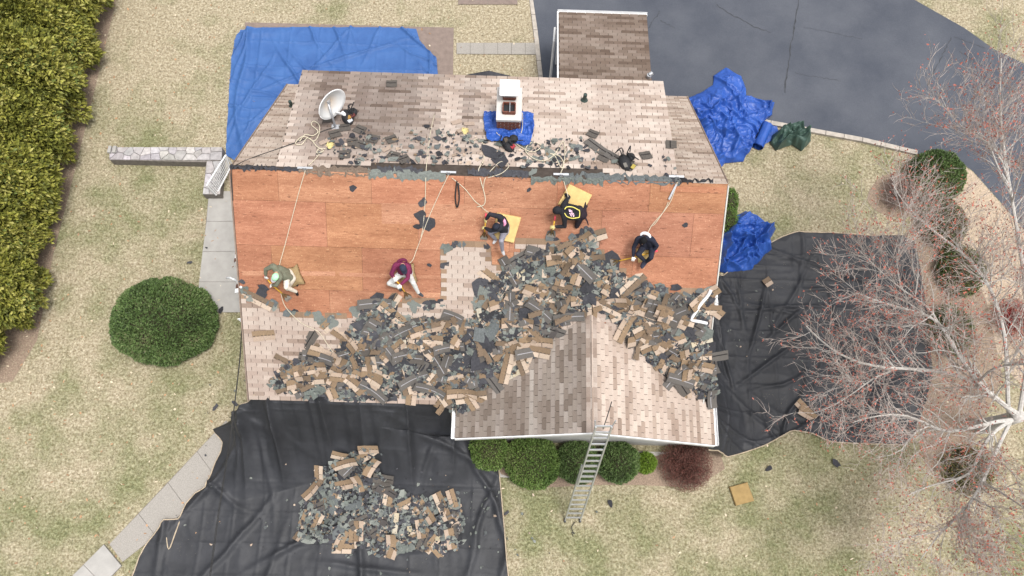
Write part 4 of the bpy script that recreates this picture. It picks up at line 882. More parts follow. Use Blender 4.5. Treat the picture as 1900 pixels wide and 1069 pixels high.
def strip_mesh(seed, tabs, kind, bend, twist, L=None):
    """asphalt strip: cut tabs along one edge, nailing half along the other"""
    r = random.Random(seed); T = .305; W = .29; V, F, C = [], [], []; Ltot = tabs * T
    bx_ = r.uniform(-.5, .5)
    def warp(x, y, z):
        u = x / max(Ltot, .5); zz = z + .55 * bend * (u - .5 - bx_ * .4) ** 2 * 4 + twist * (u - .5) * (y / W - .5)
        return (x - Ltot / 2, y - W / 2, zz)
    def slab(x0, x1, y0, y1, c, z0=0, th=.006, nx=3, rag=0):
        b = len(V); e0 = [r.uniform(-rag, rag) for _ in range(nx + 1)]; e1 = [r.uniform(-rag, rag) for _ in range(nx + 1)]
        for zz in (z0, z0 + th):
            for i in range(nx + 1):
                x = x0 + (x1 - x0) * i / nx
                V.append(warp(x, y0 + e0[i], zz)); V.append(warp(x, y1 + e1[i], zz)); C.extend([c, c])
        n2 = 2 * (nx + 1)
        for i in range(nx):
            a = b + n2 + 2 * i; F.append((a, a + 2, a + 3, a + 1)); a = b + 2 * i; F.append((a, a + 1, a + 3, a + 2))
            F.append((b + 2 * i, b + 2 * i + 2, b + n2 + 2 * i + 2, b + n2 + 2 * i)); F.append((b + 2 * i + 1, b + n2 + 2 * i + 1, b + n2 + 2 * i + 3, b + 2 * i + 3))
        for i in (0, nx): a = b + 2 * i; F.append((a, a + n2, a + n2 + 1, a + 1))
    if kind == 'up':
        ct = r.choice(C_TAN); cb = r.choice(C_BRN)
        for t in range(tabs):
            k = r.uniform(.88, 1.08); slab(t * T + .008, (t + 1) * T - .008, 0, .13, tuple(q * k for q in ct))
        slab(0, Ltot, .13, W, cb, nx=3 * tabs, rag=.006)
        for t in range(tabs * 3): x = t * T / 3 + .02; slab(x, x + .055, .137, .152, (.03, .03, .03), .0055, .002, 1)
        for t in range(1, tabs): slab(t * T - .007, t * T + .007, .155, .22, tuple(q * 1.35 for q in cb), .0055, .0015, 1)
    elif kind == 'head':
        cb = r.choice(C_BRN); slab(0, Ltot, .06, .06 + r.uniform(.12, .17), cb, nx=3 * tabs, rag=.016)
        for t in range(tabs * 3): x = t * T / 3 + .02; slab(x, x + .055, .08, .095, (.03, .03, .03), .0055, .002, 1)
    elif kind == 'down':
        c = r.choice(C_BACK); slab(0, Ltot, .0, W, c, nx=3 * tabs, rag=.008); y = r.uniform(.12, .2)
        if seed % 2: slab(.03, Ltot - .05, y, y + .022, lin(150, 148, 150), .0075, .002, 3 * tabs)
        else: slab(.02, Ltot - .02, y, y + .03, lin(38, 36, 36), .0075, .002, 3 * tabs)
    else:
        ct = r.choice(C_TAN)
        for t in range(tabs): slab(t * T + .006, (t + 1) * T - .006, 0, .15, tuple(q * r.uniform(.9, 1.06) for q in ct), rag=.004)
    me = bpy.data.meshes.new('shingle_strip'); me.from_pydata(V, [], F); me.materials.append(MAT['scrap'])
    a = me.attributes.new('Col', 'FLOAT_COLOR', 'POINT'); a.data.foreach_set('color', np.concatenate([np.array(C), np.ones((len(C), 1))], 1).astype(np.float32).ravel()); return me
def felt_mesh(seed, col, bend):
    r = random.Random(seed); n = r.randint(9, 14); V = []; asp = r.uniform(.45, .9)
    for i in range(n):
        a = 6.283 * i / n; rr = r.uniform(.32, .62); x, y = rr * math.cos(a), rr * math.sin(a) * asp; V.append((x, y, bend * x * x + .06 * y * math.sin(4 * x)))
    V = [(0, 0, 0)] + V; V2 = [(x, y, z - .012) for x, y, z in V]
    F = [(0, 1 + i, 1 + (i + 1) % n) for i in range(n)] + [(n + 1, n + 2 + (i + 1) % n, n + 2 + i) for i in range(n)] + [(1 + i, n + 2 + i, n + 2 + (i + 1) % n, 1 + (i + 1) % n) for i in range(n)]
    me = bpy.data.meshes.new('felt_scrap'); me.from_pydata(V + V2, [], F); me.materials.append(MAT['felt'])
    a = me.attributes.new('Col', 'FLOAT_COLOR', 'POINT'); a.data.foreach_set('color', np.tile([*col, 1], len(V) * 2).astype(np.float32)); return me
SM = {'up3': [strip_mesh(i, 3, 'up', b, t) for i, (b, t) in enumerate(((.03, .03), (.1, -.05), (-.05, .06), (.16, .04), (.02, -.08), (.22, .1)))],
      'up2': [strip_mesh(20 + i, 2, 'up', b, t) for i, (b, t) in enumerate(((.03, .04), (.1, -.05), (-.04, .05), (.15, .0)))],
      'up1': [strip_mesh(30 + i, 1, 'up', b, t) for i, (b, t) in enumerate(((.02, .03), (.05, -.05)))],
      'down3': [strip_mesh(40 + i, 3, 'down', b, t) for i, (b, t) in enumerate(((.04, .04), (.12, -.05), (-.05, .06), (.2, .04)))],
      'down2': [strip_mesh(50 + i, 2, 'down', b, t) for i, (b, t) in enumerate(((.04, .04), (.12, -.05), (.03, .08)))],
      'head3': [strip_mesh(70 + i, 3, 'head', b, t) for i, (b, t) in enumerate(((.04, .04), (.14, -.05), (.25, .06)))], 'head2': [strip_mesh(80 + i, 2, 'head', b, t) for i, (b, t) in enumerate(((.04, .04), (.1, -.05)))],
      'down1': [strip_mesh(90 + i, 1, 'down', b, t) for i, (b, t) in enumerate(((.05, .04), (.02, -.05)))],
      'tab': [strip_mesh(60 + i, k, 'tab', b, t) for i, (k, b, t) in enumerate(((1, .02, .02), (1, .05, -.03), (2, .05, .03)))]}
FMc = [felt_mesh(i, C_CHAR[i % 3], b) for i, b in enumerate((.1, .3, -.1, .5, .2, .05))]; FMg = [felt_mesh(20 + i, C_GRN[i % 4], b) for i, b in enumerate((.1, .25, -.1, .45, .05, .3))]
CNT = {}
def place(me, name, pos, R, label, cat, group, sc_=1.0):
    o = bpy.data.objects.new(name, me); COL.objects.link(o); M_ = Matrix([[*(R[i] * sc_), pos[i]] for i in range(3)] + [[0, 0, 0, 1]]); o.matrix_world = M_
    return tag(o, label, cat, group)
LBL = {'head': ('shingle_headlap', 'narrow torn brown headlap strip in the {}', 'shingle strip', 'brown headlap strips in the {}'),
       'up': ('shingle_strip', 'face-up tan tabbed shingle strip in the {}', 'shingle strip', 'face-up shingle strips in the {}'),
       'down': ('flipped_shingle_strip', 'dark shingle strip lying face down in the {}', 'shingle strip', 'face-down shingle strips in the {}'),
       'tab': ('shingle_tab', 'loose pale tan shingle tab broken off in the {}', 'shingle tab', 'loose shingle tabs in the {}'),
       'char': ('felt_scrap', 'charcoal scrap of torn roofing felt in the {}', 'felt scrap', 'charcoal felt scraps in the {}'),
       'green': ('felt_scrap', 'grey-green scrap of torn roofing felt in the {}', 'felt scrap', 'grey-green felt scraps in the {}')}
def drop(fld, x, y, kind, heap, r, yaw=None, flat=1.0, sc_=None, straight=False):
    if kind in ('char', 'green'):
        me = r.choice(FMc if kind == 'char' else FMg); s = sc_ or r.choice((r.uniform(.14, .3), r.uniform(.25, .6))); R0 = .4 * s; lk = kind
    else: me = SM[kind][0] if straight else r.choice(SM[kind]); s = sc_ or r.uniform(.92, 1.05); R0 = {'3': .34, '2': .26}.get(kind[-1], .15); lk = kind.rstrip('123')
    sol, rs = fld.plane(x, y, R0); n = np.array([-sol[0], -sol[1], 1]); n /= np.linalg.norm(n)
    tl = .06 * flat; R = frame(n, yaw if yaw is not None else r.uniform(0, 6.28), (r.gauss(0, tl), r.gauss(0, tl)))
    if r.random() < .0: R = R @ np.diag([1, -1, -1])
    pos = np.array([x, y, sol[2]]) + n * (rs * .7 + .012); place(me, LBL[lk][0], pos, R, LBL[lk][1].format(heap), LBL[lk][2], LBL[lk][3].format(heap), s)
    fld.lift(x, y, R0, .007 if kind[-1] in '23' else .004)
def frags(name, fld, pts, label, sizes=(.03, .12), probs=(.46, .38, .06, .10), seed=1, lift=.01, parent=None):
    R = np.random.default_rng(seed); n = len(pts); P = np.array(pts); pal = [C_CHAR, C_GRN, C_TAN, C_BRN]; V = np.zeros((n, 5, 3)); C = np.zeros((n, 3)); e = .06
    gx = (fld.z(P[:, 0] + e, P[:, 1]) - fld.z(P[:, 0] - e, P[:, 1])) / (2 * e); gy = (fld.z(P[:, 0], P[:, 1] + e) - fld.z(P[:, 0], P[:, 1] - e)) / (2 * e)
    N = unit(np.stack([-np.clip(gx, -1.5, 1.5), -np.clip(gy, -1.5, 1.5), np.ones(n)], 1) + R.normal(size=(n, 3)) * .16); X = unit(np.cross(N, unit(R.normal(size=(n, 3))))); Y = np.cross(N, X)
    s = R.uniform(*sizes, n) * (.6 + .8 * R.random(n)); base = np.stack([P[:, 0], P[:, 1], fld.z(P[:, 0], P[:, 1])], 1) + N * (lift + R.random((n, 1)) * .025)
    for k in range(5):
        a = 2 * math.pi * k / 5 + R.uniform(-.35, .35, n); rr = s * R.uniform(.55, 1.1, n); V[:, k] = base + X * (np.cos(a) * rr)[:, None] + Y * (np.sin(a) * rr * .75)[:, None] + N * (R.normal(size=n) * .012)[:, None]
    which = R.choice(4, n, p=probs); which[s > sizes[1]] = which[s > sizes[1]] % 2
    for w in range(4):
        q = which == w; pc = np.array(pal[w]); C[q] = pc[R.integers(0, len(pc), q.sum())]
    C *= R.uniform(.8, 1.15, (n, 1)); i = np.arange(n)[:, None] * 5
    o = link(name, npmesh(name, V.reshape(-1, 3), [i + np.array([[0, 1, 2, 3, 4]])], MAT['scrap'], col=np.repeat(C, 5, 0)), parent); tag(o, label, 'roofing debris' if parent is None else None, kind='stuff'); return o
def rpts(poly, n, r, dens=None):
    poly = np.array(poly); lo, hi = poly.min(0), poly.max(0); out = []
    while len(out) < n:
        q = np.array([r.uniform(lo[0], hi[0]), r.uniform(lo[1], hi[1])])
        if inpoly(q[0], q[1], poly) and (dens is None or r.random() < dens(q)): out.append(q)
    return np.array(out)
rr_ = random.Random(99)
def base_roof(X, Y):
    zfp = RZ + S * np.minimum(Y, 0); zfp = np.where(Y > 0, RZ - SD * Y, zfp); zw = np.where((X > WX0 - .1) & (X < WX1 + .15) & (Y > WY - .1), WZR - SW * np.abs(X - WXR), -9); return np.maximum(zfp, zw) + .012
RF = Field(-.6, 14.4, -7.2, 4.2, .05, base_roof)
dpoly = np.array([surf(*p)[:2] for p in debris_px])
ins = inpoly(RF.X, RF.Y, dpoly); dd = polydist(RF.X, RF.Y, dpoly)
bare = np.clip((fbm(RF.X * .9 + 3, RF.Y * 1.3 + 8, 3) - .36) * 9, 0, 1)
RF.H += np.where(ins, (.13 * (1 - np.exp(-dd / .4))) * (.35 + 1.3 * fbm(RF.X * .8, RF.Y * .8, 3)), 0)
P_ = rpts(dpoly, 7500, rr_)
frags('shingle_rubble', RF, P_, 'carpet of broken shingle and felt fragments on the front roof', (.03, .14), seed=4)
kinds = ['up3'] * 24 + ['up2'] * 9 + ['up1'] * 5 + ['head3'] * 12 + ['head2'] * 8 + ['down3'] * 22 + ['down2'] * 14 + ['tab'] * 6 + ['char'] * 28 + ['green'] * 34
HEAP = 'heap on the front roof'
ks = sorted([rr_.choice(kinds) for _ in range(430)], key=lambda k: (('green', 'char', 'tab', 'up1').index(k) * 0 if k in ('green', 'char', 'tab', 'up1') else (1 if k[-1] == '2' else 2)) + rr_.random() * 1.1)
for k, q in zip(ks, rpts(dpoly, 430, rr_)): drop(RF, q[0], q[1], k, HEAP, rr_, flat=.8)
frags('shingle_crumbs', RF, rpts(dpoly, 1500, rr_), 'small torn crumbs lying on top of the shingle strips on the front roof', (.03, .1), (.38, .52, .04, .06), seed=9)
for q in rpts(dpoly, 34, rr_): drop(RF, q[0], q[1], rr_.choice(('char', 'char', 'green')), HEAP, rr_, flat=.6, sc_=rr_.uniform(.6, 1.0))
# curled bundle of stacked strips (dark ends) near the valley
for i in range(16):
    p = surf(1190 + i * 4.5, 575 + 9 * math.sin(i * 1.7) + i * 1.0); drop(RF, p[0], p[1], rr_.choice(['up3', 'down3', 'down3']), HEAP, rr_, yaw=-.38 + rr_.gauss(0, .1), flat=.5)
# named single pieces lying on the shingles left of the heap
for px, py, k, yw in ((478, 556, 'up3', -.55), (600, 612, 'up2', .9), (575, 632, 'down3', 1.1), (490, 622, 'up2', .15), (585, 665, 'down3', -.2), (560, 690, 'up3', .3), (545, 700, 'up2', .35), (640, 700, 'up3', -.7), (1215, 640, 'up3', -.6), (1240, 640, 'up3', .6), (760, 668, 'down3', .05),
                      (700, 605, 'down3', 1.4), (720, 650, 'down3', -1.0), (790, 612, 'up3', .35), (840, 588, 'down2', -.4), (730, 585, 'up3', -.75), (1265, 700, 'up3', -.4), (1290, 680, 'up3', -.15), (960, 600, 'up3', 0.0), (905, 512, 'up3', -.75), (990, 545, 'up2', -.6)):
    p = surf(px, py); drop(RF, p[0], p[1], k, HEAP, rr_, yaw=yw, flat=.4)
# torn felt along the edge of the stripped area
for a, b, n in (((448, 540), (520, 572), 10), ((520, 572), (600, 590), 8), ((600, 592), (655, 588), 5), ((655, 580), (730, 560), 10), ((740, 566), (825, 566), 8), ((825, 455), (905, 450), 6), ((1000, 440), (1040, 442), 4), ((1090, 425), (1112, 490), 14), ((1112, 490), (1180, 530), 12), ((1180, 535), (1320, 540), 14), ((1060, 445), (1100, 430), 8)):
    for i in range(n):
        t = rr_.random(); px, py = a[0] + (b[0] - a[0]) * t + rr_.gauss(0, 4), a[1] + (b[1] - a[1]) * t + rr_.gauss(0, 4); p = surf(px, py)
        drop(RF, p[0], p[1], rr_.choice(('char', 'green', 'green')), 'torn edge of the stripped roof', rr_, flat=.3, sc_=rr_.uniform(.14, .4))
def fsc(px, py, s, where, dark=True, asp=None):
    p = surf(px, py); drop(RF, p[0], p[1], 'char' if dark else 'green', where, rr_, flat=.05, sc_=s)
for px, py, s in ((784, 376, .3), (780, 400, .35), (792, 415, .5), (776, 420, .3), (655, 349, .22), (982, 352, .14), (1271, 418, .17), (797, 492, .14), (825, 492, .3), (700, 552, .4), (490, 535, .3), (485, 545, .35), (450, 523, .2)): fsc(px, py, s, 'middle of the bare plywood')
# --- loose pieces on the dormer
for px, py, k, yw in ((610, 222, 'down1', .1), (622, 250, 'down1', .5), (640, 238, 'down1', .3), (655, 265, 'down1', .3), (672, 270, 'down1', -.3), (668, 242, 'down1', -.5), (693, 259, 'down1', -.3), (727, 157, 'down1', .1), (600, 262, 'tab', .7), (640, 288, 'down1', .1), (727, 260, 'down1', .5), (715, 275, 'tab', .8), (730, 290, 'down1', -.4), (1100, 250, 'down1', -.5), (1112, 278, 'down3', -.8), (1120, 294, 'down1', -.5), (1198, 290, 'down1', .3), (1245, 270, 'down1', 1.5), (1150, 300, 'down3', -.7), (1165, 305, 'down1', -.3), (750, 297, 'down1', .6), (870, 228, 'tab', .2), (855, 240, 'tab', .6), (845, 225, 'tab', .5)):
    p = dm(px, py); drop(RF, p[0], p[1], k, 'litter on the dormer roof', rr_, yaw=yw, flat=.5, straight=True, sc_=1.0)
zone = [dm(*p)[:2] for p in ((600, 255), (700, 240), (800, 235), (905, 250), (985, 262), (1100, 255), (1130, 300), (1250, 290), (1255, 318), (430, 300), (560, 300))]
ctr = [dm(*p)[:2] for p in ((770, 275), (830, 262), (900, 270), (1000, 285), (1050, 290), (660, 280), (860, 300))]
P_ = rpts(zone, 420, rr_, lambda q: min(1, .1 + sum(math.exp(-((q[0] - c[0]) ** 2 + (q[1] - c[1]) ** 2) / .45) for c in ctr)))
frags('dormer_litter', RF, P_, 'small grey felt crumbs scattered on the dormer below the chimney', (.02, .12), (.4, .45, .1, .05), seed=14)
for i in range(14):
    t = rr_.random(); p = dm(790 + 290 * t + rr_.gauss(0, 14), 275 + rr_.gauss(0, 16) + 22 * t); drop(RF, p[0], p[1], rr_.choice(('green', 'green', 'char', 'tab')), 'litter on the dormer roof', rr_, flat=.3)
# --- ragged felt left along the ridge
def ragged(pxs, top, bot, col, label, seed):
    r = random.Random(seed); x = pxs[0]; A, B = [], []; xs = []
    while x < pxs[1]: xs.append(x); x += r.uniform(2.5, 6)
    V = []; zz = lambda px, py: surf(px, py)
    for q in xs:
        b0 = 318 + (q - 425) * .031
        for dy in (top + r.gauss(0, 2.2), bot + r.gauss(0, 2.5)):
            p = zz(q, b0 + dy); V.append(p + [0, 0, .024 + r.uniform(0, .012)])
        c = (V[-1] + V[-2]) / 2; c[2] = max(c[2], RZ + .02 if abs(c[1]) < .1 else c[2]); V.insert(-1, c)
    n = len(xs); F = []
    for i in range(n - 1):
        for k in (0, 1): F.append((3 * i + k, 3 * i + k + 1, 3 * i + k + 4, 3 * i + k + 3))
    o = link('ridge_felt', npmesh('ridge_felt', np.array(V), np.array(F), MAT['felt'], col=np.tile(col, (3 * n, 1)))); tag(o, label, 'roofing felt')
ragged((428, 560), -10, -2, C_CHAR[0], 'narrow charcoal felt strip left along the ridge at the white railing end', 1)
ragged((555, 690), -13, 1, lin(112, 98, 86), 'brown shingle headlap strip left along the ridge under the dish', 2)
ragged((684, 830), -10, 6, C_GRN[0], 'ragged grey-green felt left on the ridge beside the hanging black strap', 3)
ragged((700, 790), -16, -8, C_CHAR[1], 'charcoal felt strip curling above the grey-green felt on the ridge', 9)
ragged((868, 985), -18, -6, C_CHAR[1], 'dark felt flap on the ridge below the chimney', 4)
ragged((985, 1120), -8, 3, C_GRN[1], 'torn grey-green felt on the ridge above the yellow foam pad', 5)
ragged((1045, 1262), -16, 0, C_GRN[3], 'long torn felt strip along the ridge below the vent pipe', 6)
ragged((1230, 1256), -18, -3, C_CHAR[0], 'square charcoal felt patch at the end of the dormer ridge', 7)
ragged((1256, 1325), -12, -6, C_CHAR[2], 'thin dark felt strip along the ridge at the far gable corner', 8)
# --- heap on the black tarp
tp = FT.reshape(-1, 3)
def base_tarp(X, Y):
    H = np.full(X.shape, .03); i = ((tp[:, 0] - X[0, 0]) / .06).astype(int); j = ((tp[:, 1] - Y[0, 0]) / .06).astype(int); ok = (i >= 0) & (j >= 0) & (i < X.shape[0]) & (j < X.shape[1])
    np.maximum.at(H, (i[ok], j[ok]), tp[ok, 2])
    for _ in range(2): H = np.maximum(H, (np.roll(H, 1, 0) + np.roll(H, -1, 0) + np.roll(H, 1, 1) + np.roll(H, -1, 1)) / 4)
    return H + .01
TF = Field(-1, 8, -11.5, -5.4, .06, base_tarp)
heap_px = [(548, 1000), (556, 940), (585, 880), (620, 860), (660, 845), (700, 838), (706, 870), (730, 905), (770, 922), (820, 915), (850, 925), (862, 960), (858, 1015), (825, 1025), (760, 1020), (700, 1030), (640, 1005), (590, 1005)]
hp = np.array([g(*p, .25)[:2] for p in heap_px]); ins = inpoly(TF.X, TF.Y, hp); dd = polydist(TF.X, TF.Y, hp)
TF.H += np.where(ins, .22 * (1 - np.exp(-dd / .5)), 0)
frags('tarp_rubble', TF, rpts(hp, 2600, rr_), 'broken shingle and felt fragments heaped on the black tarp', (.03, .13), (.44, .47, .03, .06), seed=21)
H2 = 'heap on the black tarp'
for q in rpts(hp, 95, rr_): drop(TF, q[0], q[1], rr_.choice(['char'] * 6 + ['green'] * 9 + ['up2'] * 1 + ['head2'] * 1 + ['down2'] * 3 + ['tab'] * 1), H2, rr_)
for px, py, k, yw in ((640, 850, 'up2', -.5), (645, 862, 'up3', .6), (690, 850, 'up2', .9), (695, 868, 'up2', 1.2), (592, 880, 'up2', 1.5), (575, 912, 'up2', .8), (640, 900, 'up2', .2), (622, 935, 'up2', 1.4), (565, 965, 'up2', 1.2), (588, 970, 'up2', 1.2), (632, 1018, 'up2', 0), (655, 1000, 'up2', 1.6), (730, 1018, 'up2', 1.2), (755, 935, 'up2', .5), (790, 950, 'up3', -.9), (820, 940, 'up3', -1.1), (838, 925, 'up2', -1.2), (835, 1000, 'up2', -1.3), (800, 1010, 'up2', .9), (728, 950, 'tab', 1.5), (730, 970, 'tab', 1.5), (552, 995, 'up1', 1.1), (665, 985, 'up2', 1.6)):
    p = g(px, py, .3); drop(TF, p[0], p[1], k, H2, rr_, yaw=yw, flat=1.2)
frags('tarp_crumbs', TF, np.array([g(rr_.gauss(740, 130), rr_.gauss(965, 45), .1)[:2] for _ in range(320)]), 'loose crumbs scattered over the black tarp', (.02, .07), (.3, .5, .12, .08), seed=23)
# --- the odd pieces elsewhere
GF = Field(-9, 26, -11.5, 12, .1, lambda X, Y: np.full(X.shape, .05))
rtp = RT.reshape(-1, 3)
def rtz(x, y): return rtp[np.argmin((rtp[:, 0] - x) ** 2 + (rtp[:, 1] - y) ** 2), 2]
for px, py, k, yw, lab in ((1424, 524, 'up1', .6, 'small two-tone shingle piece lying on the black tarp near the blue tarp'), (1490, 758, 'up2', -.8, 'broken shingle strip on the black tarp under the branches'), (1496, 770, 'up2', -.5, 'second broken shingle strip on the black tarp under the branches')):
    p = g(px, py, .1); place(SM[k][0], 'shingle_strip', (p[0], p[1], rtz(p[0], p[1]) + .05), frame((0, 0, 1), yw, (.06, .05)), lab, 'shingle strip', None)
for px, py, s, lab in ((1427, 870, .26, 'slim charcoal felt scrap on the lawn above the foam pad'), (1551, 860, .3, 'charcoal felt scrap on the lawn below the tarp edge'), (1133, 934, .26, 'butterfly-shaped charcoal felt scrap on the lawn beside the ladder'), (940, 952, .2, 'round grey felt scrap on the lawn at the tarp edge'), (436, 749, .26, 'charcoal felt scrap on the lawn beside the hanging cable'), (400, 756, .26, 'pointed charcoal felt scrap on the lawn towards the walkway'), (410, 576, .3, 'dark felt scrap under the dome-shaped yew'), (352, 487, .2, 'small dark scrap on the lawn above the dome-shaped yew'), (383, 460, .1, 'tiny dark scrap on the concrete side walkway')):
    p = g(px, py, .05); place(FMc[int(px) % 6], 'felt_scrap', (p[0], p[1], .06), frame((0, 0, 1), px), lab, 'felt scrap', None, s)
frags('lawn_crumbs', GF, np.array([g(rr_.uniform(1330, 1560), rr_.uniform(520, 700), .1)[:2] for _ in range(60)] + [g(rr_.uniform(380, 460), rr_.uniform(700, 860), .05)[:2] for _ in range(14)]), 'few small felt crumbs blown onto the tarp and lawn', (.02, .05), seed=31, lift=.05)
# ================================================================== PEOPLE
def bone(p, px, L, up=True, minh=None):
    """point seen in direction px at bone length L from joint p"""
    d = ray(*px); d = d / np.linalg.norm(d); oc = CAM_C - p; b = oc @ d; c = oc @ oc - L * L; disc = b * b - c
    if disc <= 0:
        q = CAM_C - d * b; q = p + (q - p) / np.linalg.norm(q - p) * L
    else:
        t = -b - math.sqrt(disc) if up else -b + math.sqrt(disc); q = CAM_C + d * t
    if minh is not None:
        s0 = RZ + S * min(q[1], 0) + minh
        if q[2] < s0: q = q.copy(); q[2] = s0
    return q
SKIN = plain('skin', lin(196, 150, 124), .6, .06)
def glove_mesh(p, fwd, up, mat, parent, sc_=1.0, curl=.9, name='glove'):
    """palm with four curled fingers and a thumb leaving the side"""
    f = fwd / np.linalg.norm(fwd); s = np.cross(f, up); s = s / (np.linalg.norm(s) + 1e-9); n = np.cross(s, f); m = MB(); k = sc_
    m.ellipsoid(p + f * .045 * k, (.042 * k, .055 * k, .02 * k), np.stack([s, f, n], 1), 10, 6)
    for i, ln in enumerate((.070, .080, .075, .058)):
        b = p + f * .085 * k + s * (-.03 + .02 * i) * k; a1 = curl * .6; a2 = curl * 1.5
        q1 = b + (f * math.cos(a1) - n * math.sin(a1)) * ln * .5 * k; q2 = q1 + (f * math.cos(a2) - n * math.sin(a2)) * ln * .5 * k
        m.tube([b - f * .02 * k, b, q1, q2], [.011 * k, .0105 * k, .0095 * k, .008 * k], 6)
    b = p + f * .03 * k - s * .038 * k; q1 = b + (f * .6 - s * .7) * .035 * k; q2 = q1 + (f * .8 - n * .5) * .03 * k; m.tube([p + f * .02 * k - s * .015 * k, b, q1, q2], [.014 * k, .013 * k, .011 * k, .009 * k], 6)
    return m.build(name, mat, parent, True)
def person(J, top, pants, shoe, label, glove, headgear, extra=None, hood=None, head_r=.105, bulk=1.0):
    name = 'person'; root = thing(name, tuple(J['pelvis'] - [0, 0, .2]), label, 'person')
    prim = []    # (points, radii, material index) 0 top 1 pants 2 shoe 3 skin
    A = lambda pts, rads, m: prim.append(([np.asarray(q, float) for q in pts], rads, m))
    pe, ne = J['pelvis'], J['neck']; lat = J['shR'] - J['shL']; lat = lat / np.linalg.norm(lat); mid = pe * .5 + ne * .5; k = bulk
    for o in (-.07, .07): A([pe + lat * o, pe * .6 + ne * .4 + lat * o * 1.15, pe * .25 + ne * .75 + lat * o * 1.3, ne - (ne - pe) * .08 + lat * o * 1.2], [.125 * k, .13 * k, .125 * k, .085 * k], 0)
    A([ne - (ne - pe) * .1, ne + (J['head'] - ne) * .45], [.075, .058], 3)
    A([pe + lat * -.08, pe + lat * .08], [.135 * k, .135 * k], 1)
    for s in 'LR':
        A([ne * .72 + J['sh' + s] * .28, J['sh' + s], J['sh' + s] * .5 + J['el' + s] * .5, J['el' + s]], [.085, .08 * k, .066 * k, .056 * k], 0)
        wr_ = J['el' + s] * .08 + J['ha' + s] * .92; A([J['el' + s], J['el' + s] * .5 + wr_ * .5, wr_], [.056 * k, .052 * k, .04], 0); A([wr_, J['ha' + s]], [.034, .03], 3)
        hp = J['hip' + s]; A([pe, hp, hp * .5 + J['kn' + s] * .5, J['kn' + s]], [.11, .10 * k, .086 * k, .068], 1); A([J['kn' + s], J['kn' + s] * .6 + J['an' + s] * .4, J['an' + s]], [.066, .062, .047], 1)
        A([J['an' + s], J['an' + s] * .5 + J['to' + s] * .5 + [0, 0, -.01], J['to' + s]], [.045, .045, .036], 2)
    m = MB()
    for pts, rads, mi in prim:
        m.tube(crom(pts, 4) if len(pts) > 2 else pts, list(np.interp(np.linspace(0, len(pts) - 1, (len(pts) - 1) * 4 + 1), range(len(pts)), rads)) if len(pts) > 2 else rads, 12)
        for q, rr in ((pts[0], rads[0]), (pts[-1], rads[-1])): m.ellipsoid(q, (rr,) * 3, n=12, k=8)
    hd = J['head']; f = J['face'] / np.linalg.norm(J['face']); upv = hd - ne; upv = upv - f * (upv @ f); upv /= np.linalg.norm(upv); sd = np.cross(f, upv); HR = np.stack([sd, f, upv], 1)
    m.ellipsoid(hd, (.076, .096, .115), HR, 14, 10); m.ellipsoid(hd + f * .09 - upv * .015, (.014, .024, .02), HR, 8, 6)      # skull and nose
    for s in (-1, 1): m.ellipsoid(hd + sd * s * .078 - upv * .005, (.012, .02, .03), HR, 8, 6)                                  # ears
    tmp = m.build('tmp_body', SKIN); rm = tmp.modifiers.new('r', 'REMESH'); rm.mode = 'VOXEL'; rm.voxel_size = .013; sm = tmp.modifiers.new('s', 'SMOOTH'); sm.factor = .5; sm.iterations = 3
    dg = bpy.context.evaluated_depsgraph_get(); me = bpy.data.meshes.new_from_object(tmp.evaluated_get(dg)); bpy.data.objects.remove(tmp); me.name = 'body'
    me.materials.clear()
    for q in (top, pants, shoe, SKIN): me.materials.append(q)
    n = len(me.polygons); C = np.zeros(n * 3); me.polygons.foreach_get('center', C); C = C.reshape(-1, 3); best = np.full(n, 9.); mi = np.zeros(n, np.int32)
    for pts, rads, q in prim:
        for a, b, ra, rb in zip(pts[:-1], pts[1:], rads[:-1], rads[1:]):
            ab = b - a; t = np.clip((C - a) @ ab / (ab @ ab + 1e-9), 0, 1); dist = np.linalg.norm(C - a - t[:, None] * ab, axis=1) - (ra + (rb - ra) * t); w = dist < best; best[w] = dist[w]; mi[w] = q
    dh = np.linalg.norm((C - hd) @ HR / np.array([.076, .096, .115]), axis=1) < 1.12; mi[dh] = 3
    me.polygons.foreach_set('material_index', mi); link('body', me, root, True)
    for s in (-1, 1):
        e = MB(); e.ellipsoid(hd + f * .085 + sd * s * .03 + upv * .01, (.012, .008, .008), HR, 8, 6); e.build('eye', MAT['black'], root)
    e = MB(); e.ellipsoid(hd + f * .088 - upv * .055, (.022, .007, .006), HR, 8, 6); e.build('mouth', plain('lip', lin(150, 90, 80)), root)
    # hair / cap / hood
    kind, hm = headgear
    e = MB()
    if kind == 'cap':
        e.ellipsoid(hd + upv * .03, (.092, .112, .1), HR, 16, 10); o = e.build('cap', hm[0], root, True)
        b = MB(); V = []
        for i in range(9):
            a = -1.2 + 2.4 * i / 8
            V.append(hd + upv * .03 + sd * .088 * math.sin(a) + f * .1 * math.cos(a)); V.append(hd + upv * .015 + sd * .085 * math.sin(a) + f * (.1 * math.cos(a) + .085 * math.cos(a * .75)))
        V2 = [v - upv * .01 for v in V]; b.add(V + V2, [(2 * i, 2 * i + 1, 2 * i + 3, 2 * i + 2) for i in range(8)] + [(18 + 2 * i, 20 + 2 * i, 21 + 2 * i, 19 + 2 * i) for i in range(8)] + [(2 * i + 1, 19 + 2 * i, 21 + 2 * i, 2 * i + 3) for i in range(8)]); b.build('cap_visor', hm[1], root)
    elif kind == 'hair': e.ellipsoid(hd + upv * .022 - f * .012, (.09, .105, .118), HR, 16, 10); e.build('hair', hm[0], root, True)
    else: e.ellipsoid(hd + upv * .02 - f * .02, (.108, .125, .13), HR, 16, 10); e.tube([hd - upv * .06 - f * .03, ne], [.1, .095], 12); e.build('hood', hm[0], root, True)
